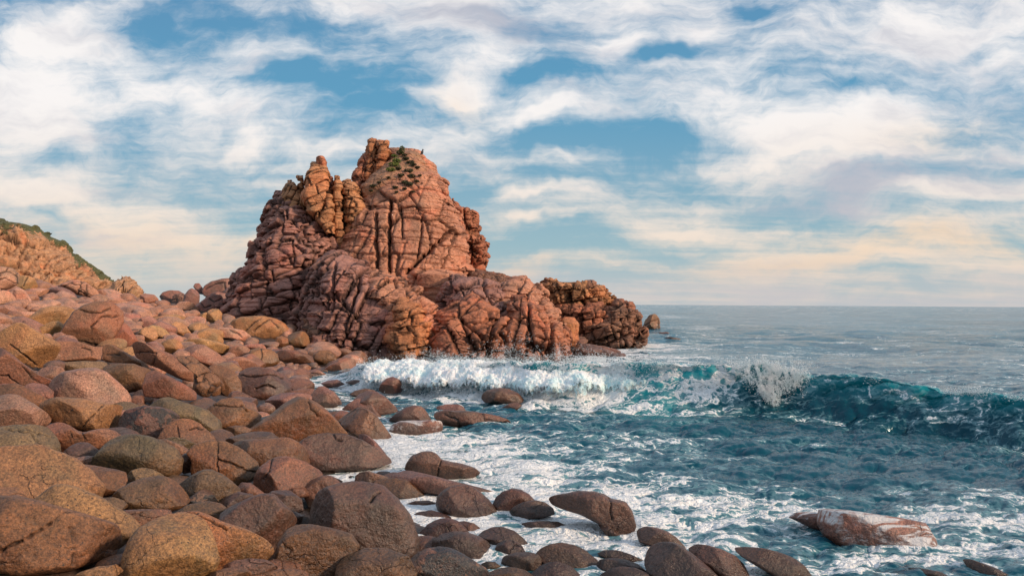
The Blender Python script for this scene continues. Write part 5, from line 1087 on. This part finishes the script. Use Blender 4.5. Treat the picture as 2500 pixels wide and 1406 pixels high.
Pw = t.vm('ADD', t.vm('ADD', P, wv), t.vm('MULTIPLY', t.vm('SUBTRACT', wp2.outputs['Color'], (.5, .5, .5)), (.75, .75, .3)))
Pa = t.mapv(Pw, rot=(0, 0, math.radians(12)), sc=(.42, 1.15, 1.3))
r1 = t.m('ABSOLUTE', t.m('SUBTRACT', t.noise(Pa, .9, 5, .55), .5))
r2 = t.m('ABSOLUTE', t.m('SUBTRACT', t.noise(t.vm('ADD', Pa, (40, 0, 0)), 2.3, 5, .6), .5))
r3 = t.voro(Pa, 2.2, 'DISTANCE_TO_EDGE').outputs[0]
r4 = t.voro(t.vm('ADD', Pw, (5, 5, 0)), 4.5, 'DISTANCE_TO_EDGE').outputs[0]
lace = t.m('ADD', t.m('ADD', t.mr(r1, .0, .13, .52, 0.), t.mr(r2, .0, .12, .40, 0.)), t.m('ADD', t.mr(r3, .0, .16, .34, 0.), t.mr(r4, 0., .12, .10, 0.)))
fine = t.noise(P, 11., 5, .7)
patch = t.noise(Pa, .55, 6, .62)
fsum = t.m('ADD', t.m('ADD', foA, lace), t.m('ADD', t.m('MULTIPLY', t.m('SUBTRACT', fine, .5), .28), t.m('MULTIPLY', t.m('SUBTRACT', patch, .5), 2.4)))
fm = t.mr(fsum, .86, 1.06)
milk = t.mr(fsum, .30, .95, 0., .85)
deep = t.mix(t.noise(P, .5, 4), (.003, .050, .085), (.006, .085, .125))
shal = (.045, .14, .165)
wcol = t.mix(t.mr(foA, .05, .9), deep, shal)
wcol = t.mix(faA, wcol, (.001, .050, .078))
wcol = t.mix(t.m('MINIMUM', t.m('MULTIPLY', thA, 1.05), 1.), wcol, (.01, .28, .32))
wcol = t.mix(t.m('MULTIPLY', milk, .6), wcol, (.24, .44, .48))
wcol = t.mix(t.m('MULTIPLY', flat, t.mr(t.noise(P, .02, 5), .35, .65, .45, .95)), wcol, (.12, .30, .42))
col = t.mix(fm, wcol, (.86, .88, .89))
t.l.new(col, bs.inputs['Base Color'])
fk1 = t.mr(t.noise(t.mapv(P, rot=(0, 0, .15), sc=(.22, .8, 1)), 1.1, 4, .6), .46, .60)
fk2 = t.mr(t.noise(t.mapv(P, rot=(0, 0, .1), sc=(.16, .55, 1)), .30, 5, .65), .44, .60)
fk3 = t.mr(t.noise(t.mapv(P, sc=(.10, .5, 1)), .06, 6, .7), .42, .62)
dl = cd.outputs['View Distance']
fk = t.m('MAXIMUM', t.m('MULTIPLY', fk1, t.mr(dl, 60, 160, 1., .35)), t.m('MAXIMUM', t.m('MULTIPLY', fk2, t.mr(dl, 60, 400, .5, .7)), t.m('MULTIPLY', fk3, t.mr(dl, 150, 900, .2, .75))))
fk = t.m('MULTIPLY', fk, flat)
sl = t.m('MULTIPLY', t.m('SUBTRACT', 1., t.m('MULTIPLY', fk, .95)), t.m('MULTIPLY', t.mr(dl, 15, 60, .42, .66), t.mr(dl, 350, 3000, 1., .45)))
t.l.new(sl, bs.inputs['Specular IOR Level'])
bs.inputs['Specular Tint'].default_value = (.62, .86, 1., 1)
t.l.new(t.mr(fm, 0., 1., .10, .75), bs.inputs['Roughness']); t.l.new(t.mr(flat, 0., 1., 1.333, 1.2), bs.inputs['IOR'])
t.l.new(t.m('MULTIPLY', thA, t.m('SUBTRACT', 1., fm)), bs.inputs['Emission Strength']) if False else None
dist = cd.outputs['View Distance']
# small ripples and, farther out, chop that the mesh cannot hold
nb1 = t.noise(t.mapv(P, sc=(.8, 1.3, 1)), 5., 4, .6); nb2 = t.noise(t.mapv(P, sc=(.35, 1., 1)), .9, 6, .62); nb3 = t.noise(t.mapv(P, sc=(.25, 1., 1)), .22, 6, .6)
b = None
for hgt, dst, st_ in ((nb1, .05, .5), (nb2, 1.0, flat), (nb3, 3.5, t.m('MULTIPLY', flat, flat)), (fsum, .10, t.m('MULTIPLY', fm, .9))):
    n = t.n.new('ShaderNodeBump'); n.inputs['Distance'].default_value = dst; t.put(n.inputs['Strength'], st_); t.l.new(hgt, n.inputs['Height'])
    if b: t.l.new(b, n.inputs['Normal'])
    b = n.outputs[0]
t.l.new(b, bs.inputs['Normal'])
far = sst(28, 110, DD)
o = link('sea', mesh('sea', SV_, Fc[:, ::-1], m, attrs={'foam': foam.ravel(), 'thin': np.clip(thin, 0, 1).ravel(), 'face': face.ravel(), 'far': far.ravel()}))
tag(o, 'deep teal sea with a breaking wave and lacy white foam inshore', None, None, 'structure')
# ------------------------------------------------------------------ white water: thick froth on the broken part, spray, splash
def foam_mat(name, a=1.):
    m, t, bs, out = material(name); P = t.n.new('ShaderNodeNewGeometry').outputs['Position']
    n = t.noise(P, 3., 5, .6)
    t.l.new(t.mix(t.mr(n, .35, .65), (.62, .74, .78), (.88, .89, .90)), bs.inputs['Base Color'])
    bs.inputs['Roughness'].default_value = .9; bs.inputs['Specular IOR Level'].default_value = .2
    bs.inputs['Subsurface Weight'].default_value = .0
    return m
M_FOAM = foam_mat('sea_foam')
rs = np.random.RandomState(21)
gridF = SV_.reshape(*X.shape, 3)
i0 = np.argmin(np.abs(D_-48)); i1 = np.argmin(np.abs(D_-24))
sub = gridF[i0:i1]; ss = s[i0:i1]; AA = A[i0:i1]; XX = X[i0:i1]
spx, spy = w2p(sub.reshape(-1, 3)); spx = spx.reshape(ss.shape); spy = spy.reshape(ss.shape)
nz = fbm(sub.reshape(-1, 3)*.9+3, 4, .6).reshape(ss.shape)
edge_lo = 1.6+1.4*sst(1250, 950, spx)+nz*1.6-1.1*np.exp(-((spx-1420)/70)**2)        # how far down the face the froth reaches
dens = sst(872, 900, spx)*sst(1600+nz*40, 1540+nz*40, spx)*sst(-2.2+nz, -.9+nz, ss)*(ss < edge_lo)
dens2 = np.exp(-((spx-1880-nz*30)/38)**2)*sst(-.8, -.3, ss)*(ss < 2.6+nz)             # the burst on the crest
dens3 = .35*(np.abs(ss-.1) < .30)*sst(1550, 1600, spx)*(nz > .05)                      # thin white lip along the crest
blobs = []
def scatter(dn, n, lift, r0, r1, jit):
    w = (dn/np.maximum(1, 1)).ravel().astype(float)
    area = np.maximum((D_[i0:i1][:, None]**2*np.ones_like(ss)).ravel(), 1)
    w *= area*0+1
    w /= w.sum(); idx = rs.choice(len(w), n, p=w); p = sub.reshape(-1, 3)[idx]
    p = p+rs.normal(size=(n, 3))*np.array(jit); p[:, 2] += np.abs(rs.normal(size=n))*lift
    r = r0*(r1/r0)**rs.rand(n)**1.5
    return p, r[:, None] if r.ndim == 1 else r
V0, F0 = ico(1); V1, F1 = ico(2)
def bake(P, r, V, Fb, rs):
    n = len(P); st = rs.uniform(.7, 1.35, (n, 1, 3)); VV = P[:, None]+V[None]*r[:, None]*st
    return VV.reshape(-1, 3), (Fb[None]+(np.arange(n)*len(V))[:, None, None]).reshape(-1, 3)
def froth(name, label, sets, V=V0, Fb=F0, mat=None):
    P = np.concatenate([a for a, b_ in sets]); r = np.concatenate([b_ for a, b_ in sets])
    VV, FF = bake(P, r, V, Fb, rs)
    tag(link(name, mesh(name, VV, FF, mat or M_FOAM, True)), label, 'foam' if 'froth' in name else 'spray', None, 'stuff')
# body of froth: a rolling front with billowing surface
nU, nV = 900, 170
fx = np.linspace(-8.6, 6.4, nU); fv = np.linspace(0, 1, nV)
FXX, FVV = np.meshgrid(fx, fv)
Af = np.interp(FXX, Xs, Ac); Ycf = np.interp(FXX, Xs, Yc)+(fbm(np.stack([FXX*.35, FXX*0, FXX*0], -1).reshape(-1, 3), 3)*1.1).reshape(FXX.shape)
q1 = np.stack([FXX, FXX*0+3, FXX*0], -1).reshape(-1, 3)
toe = 2.5+(fbm(q1*.55+2, 4)*1.3).reshape(FXX.shape)+.9*sst(-1, -5, FXX)-.6*sst(2, 6, FXX); topz = Af*(.92+(fbm(q1*.9+7, 4)*.22).reshape(FXX.shape))
th = -.55+(np.pi/2+.55)*FVV                                          # over the top and down to the toe
s_f = .3+(toe-.3)*np.sin(np.maximum(th, 0))**1.15+np.sin(np.minimum(th, 0))*2.6
z_f = topz*np.where(th > 0, np.cos(th)**.85, np.cos(th*1.5))-.03
puff = np.stack([FXX, Ycf-s_f, z_f], -1)
N_ = grid_normals(puff, False).reshape(-1, 3); N_ = np.where((N_[:, 2:3]-N_[:, 1:2]) < 0, -N_, N_); puff = puff.reshape(-1, 3)
wq = np.stack([fbm(puff*1.2+k_*9, 4) for k_ in range(3)], 1)*.8
def bil(sc, w): return 1-np.sqrt(np.clip((worley((puff+wq*w)*sc+3, .95)[2]**2).sum(1), 0, 1))
billow = bil(.8, 1)*.26+bil(2.1, .7)*.12+bil(5.2, .4)*.07+bil(11, .2)*.05+fbm(puff*3, 5, .75)*.16
shape_ = fbm(np.stack([FXX*.5, FVV*1.6, FXX*0+8], -1).reshape(-1, 3), 4, .6)
ddv = (sst(-7.7, -6.3, FXX)*sst(6.3, 5.2, FXX)*sst(0, .10, FVV)*sst(1.0, .60, FVV)).ravel()*np.clip(1.1+shape_*1.3-.45*sst(.35, .8, FVV.ravel())*sst(-.5, 4, FXX.ravel()), 0, 1)
pv = puff+(N_*.8+np.array([0, -.15, .25]))*(billow*1.0*sst(0, .5, ddv)-.12)[:, None]
tealf = sst(.45, .9, FVV)*sst(-2, 3, FXX)*.7+.3*np.clip(fbm(puff*.45+31, 3)*2.2, 0, 1).reshape(FXX.shape)
FF = grid_faces(nV, nU); FF = FF[(ddv[FF] > .03).all(1)]
us, inv = np.unique(FF, return_inverse=True)
m2, t, bs, out = material('breaker_froth'); P = t.n.new('ShaderNodeNewGeometry').outputs['Position']
dA = t.n.new('ShaderNodeAttribute'); dA.attribute_name = 'dens'; lA = t.n.new('ShaderNodeAttribute'); lA.attribute_name = 'tealness'
fn = t.noise(t.mapv(P, sc=(1, 1, .7)), 4.5, 7, .72, .4)
al = t.mr(t.m('ADD', dA.outputs['Fac'], t.m('MULTIPLY', t.m('SUBTRACT', fn, .5), 1.7)), .18, .55)
bs.inputs['Subsurface Weight'].default_value = .55; bs.inputs['Subsurface Radius'].default_value = (.30, .36, .40); bs.inputs['Subsurface Scale'].default_value = 1.
n = t.noise(P, 1.3, 6, .65)
wc = t.mix(t.mr(t.m('ADD', n, t.m('MULTIPLY', lA.outputs['Fac'], .25)), .42, .72), (.92, .94, .95), (.62, .84, .87))
t.l.new(wc, bs.inputs['Base Color']); t.l.new(al, bs.inputs['Alpha']); bs.inputs['Roughness'].default_value = .9
bn = t.n.new('ShaderNodeBump'); bn.inputs['Distance'].default_value = .12; bn.inputs['Strength'].default_value = .6; t.l.new(fn, bn.inputs['Height']); t.l.new(bn.outputs[0], bs.inputs['Normal'])
tag(link('breaker_froth', mesh('breaker_froth', pv[us], inv.reshape(-1, 4), m2, attrs={'dens': ddv[us], 'tealness': np.clip(tealf, 0, 1).ravel()[us]})),
    'thick tumbling white froth of the broken wave in front of the stack', 'foam', None, 'stuff')
sets = [scatter(dens*sst(-.6, .3, ss), 16000, .10, .006, .025, (.12, .15, .08)), scatter(dens*sst(.5, -.3, ss)*sst(-.1, .4, nz), 7000, .22, .005, .016, (.2, .2, .12)), scatter(dens3, 7000, .08, .005, .016, (.1, .12, .05))]
froth('wave_spray', 'fine white spray thrown up along the crest of the wave', sets)
n = 330000; px_ = rs.uniform(1770, 2010, n); py_ = rs.uniform(862, 1000, n)
dn_ = np.exp(-((px_-1846-.50*(py_-896))/np.clip(46-.36*(py_-885), 7, 50))**2)*sst(872, 900, py_)*sst(998, 975, py_)
dn_ += .75*np.exp(-((px_-1925)/34)**2-((py_-922)/24)**2)+.35*np.exp(-((px_-1875)/70)**2-((py_-893)/16)**2)
qq_ = np.stack([px_*.034-py_*.012, py_*.013+px_*.006, px_*0], 1); rg_ = 1-np.abs(fbm(qq_, 5, .66))*2.6
kp = rs.rand(n) < np.clip(dn_*np.clip(rg_, 0, 1)**2.2, 0, 1)*.42; px_, py_ = px_[kp], py_[kp]; n = len(px_)
p4 = at(px_, py_, 28.3+(py_-890)*-.006+rs.normal(size=n)*.16); r4_ = (.006+.013*rs.rand(n)**3)[:, None]
print('splash', n)
froth('crest_splash', 'burst of white splash falling from the crest at centre right', [(p4, r4_)])
# spray against the foot of the stack
n = 26000; a = rs.uniform(990, 1480, n); b_ = 884-np.abs(rs.normal(size=n))*(14+14*np.exp(-((a-1270)/90)**2)); DDD = rs.uniform(42, 46, n)
kp = rs.rand(n) < np.clip(fbm(np.stack([a*.02, b_*.03, a*0], 1), 4, .6)*2.2+.25, 0, 1)*.7; a, b_, DDD = a[kp], b_[kp], DDD[kp]; n = len(a)
froth('stack_spray', 'thin spray hanging in front of the foot of the rock stack', [(at(a, b_, DDD), (.007+.013*rs.rand(n)**2)[:, None])])
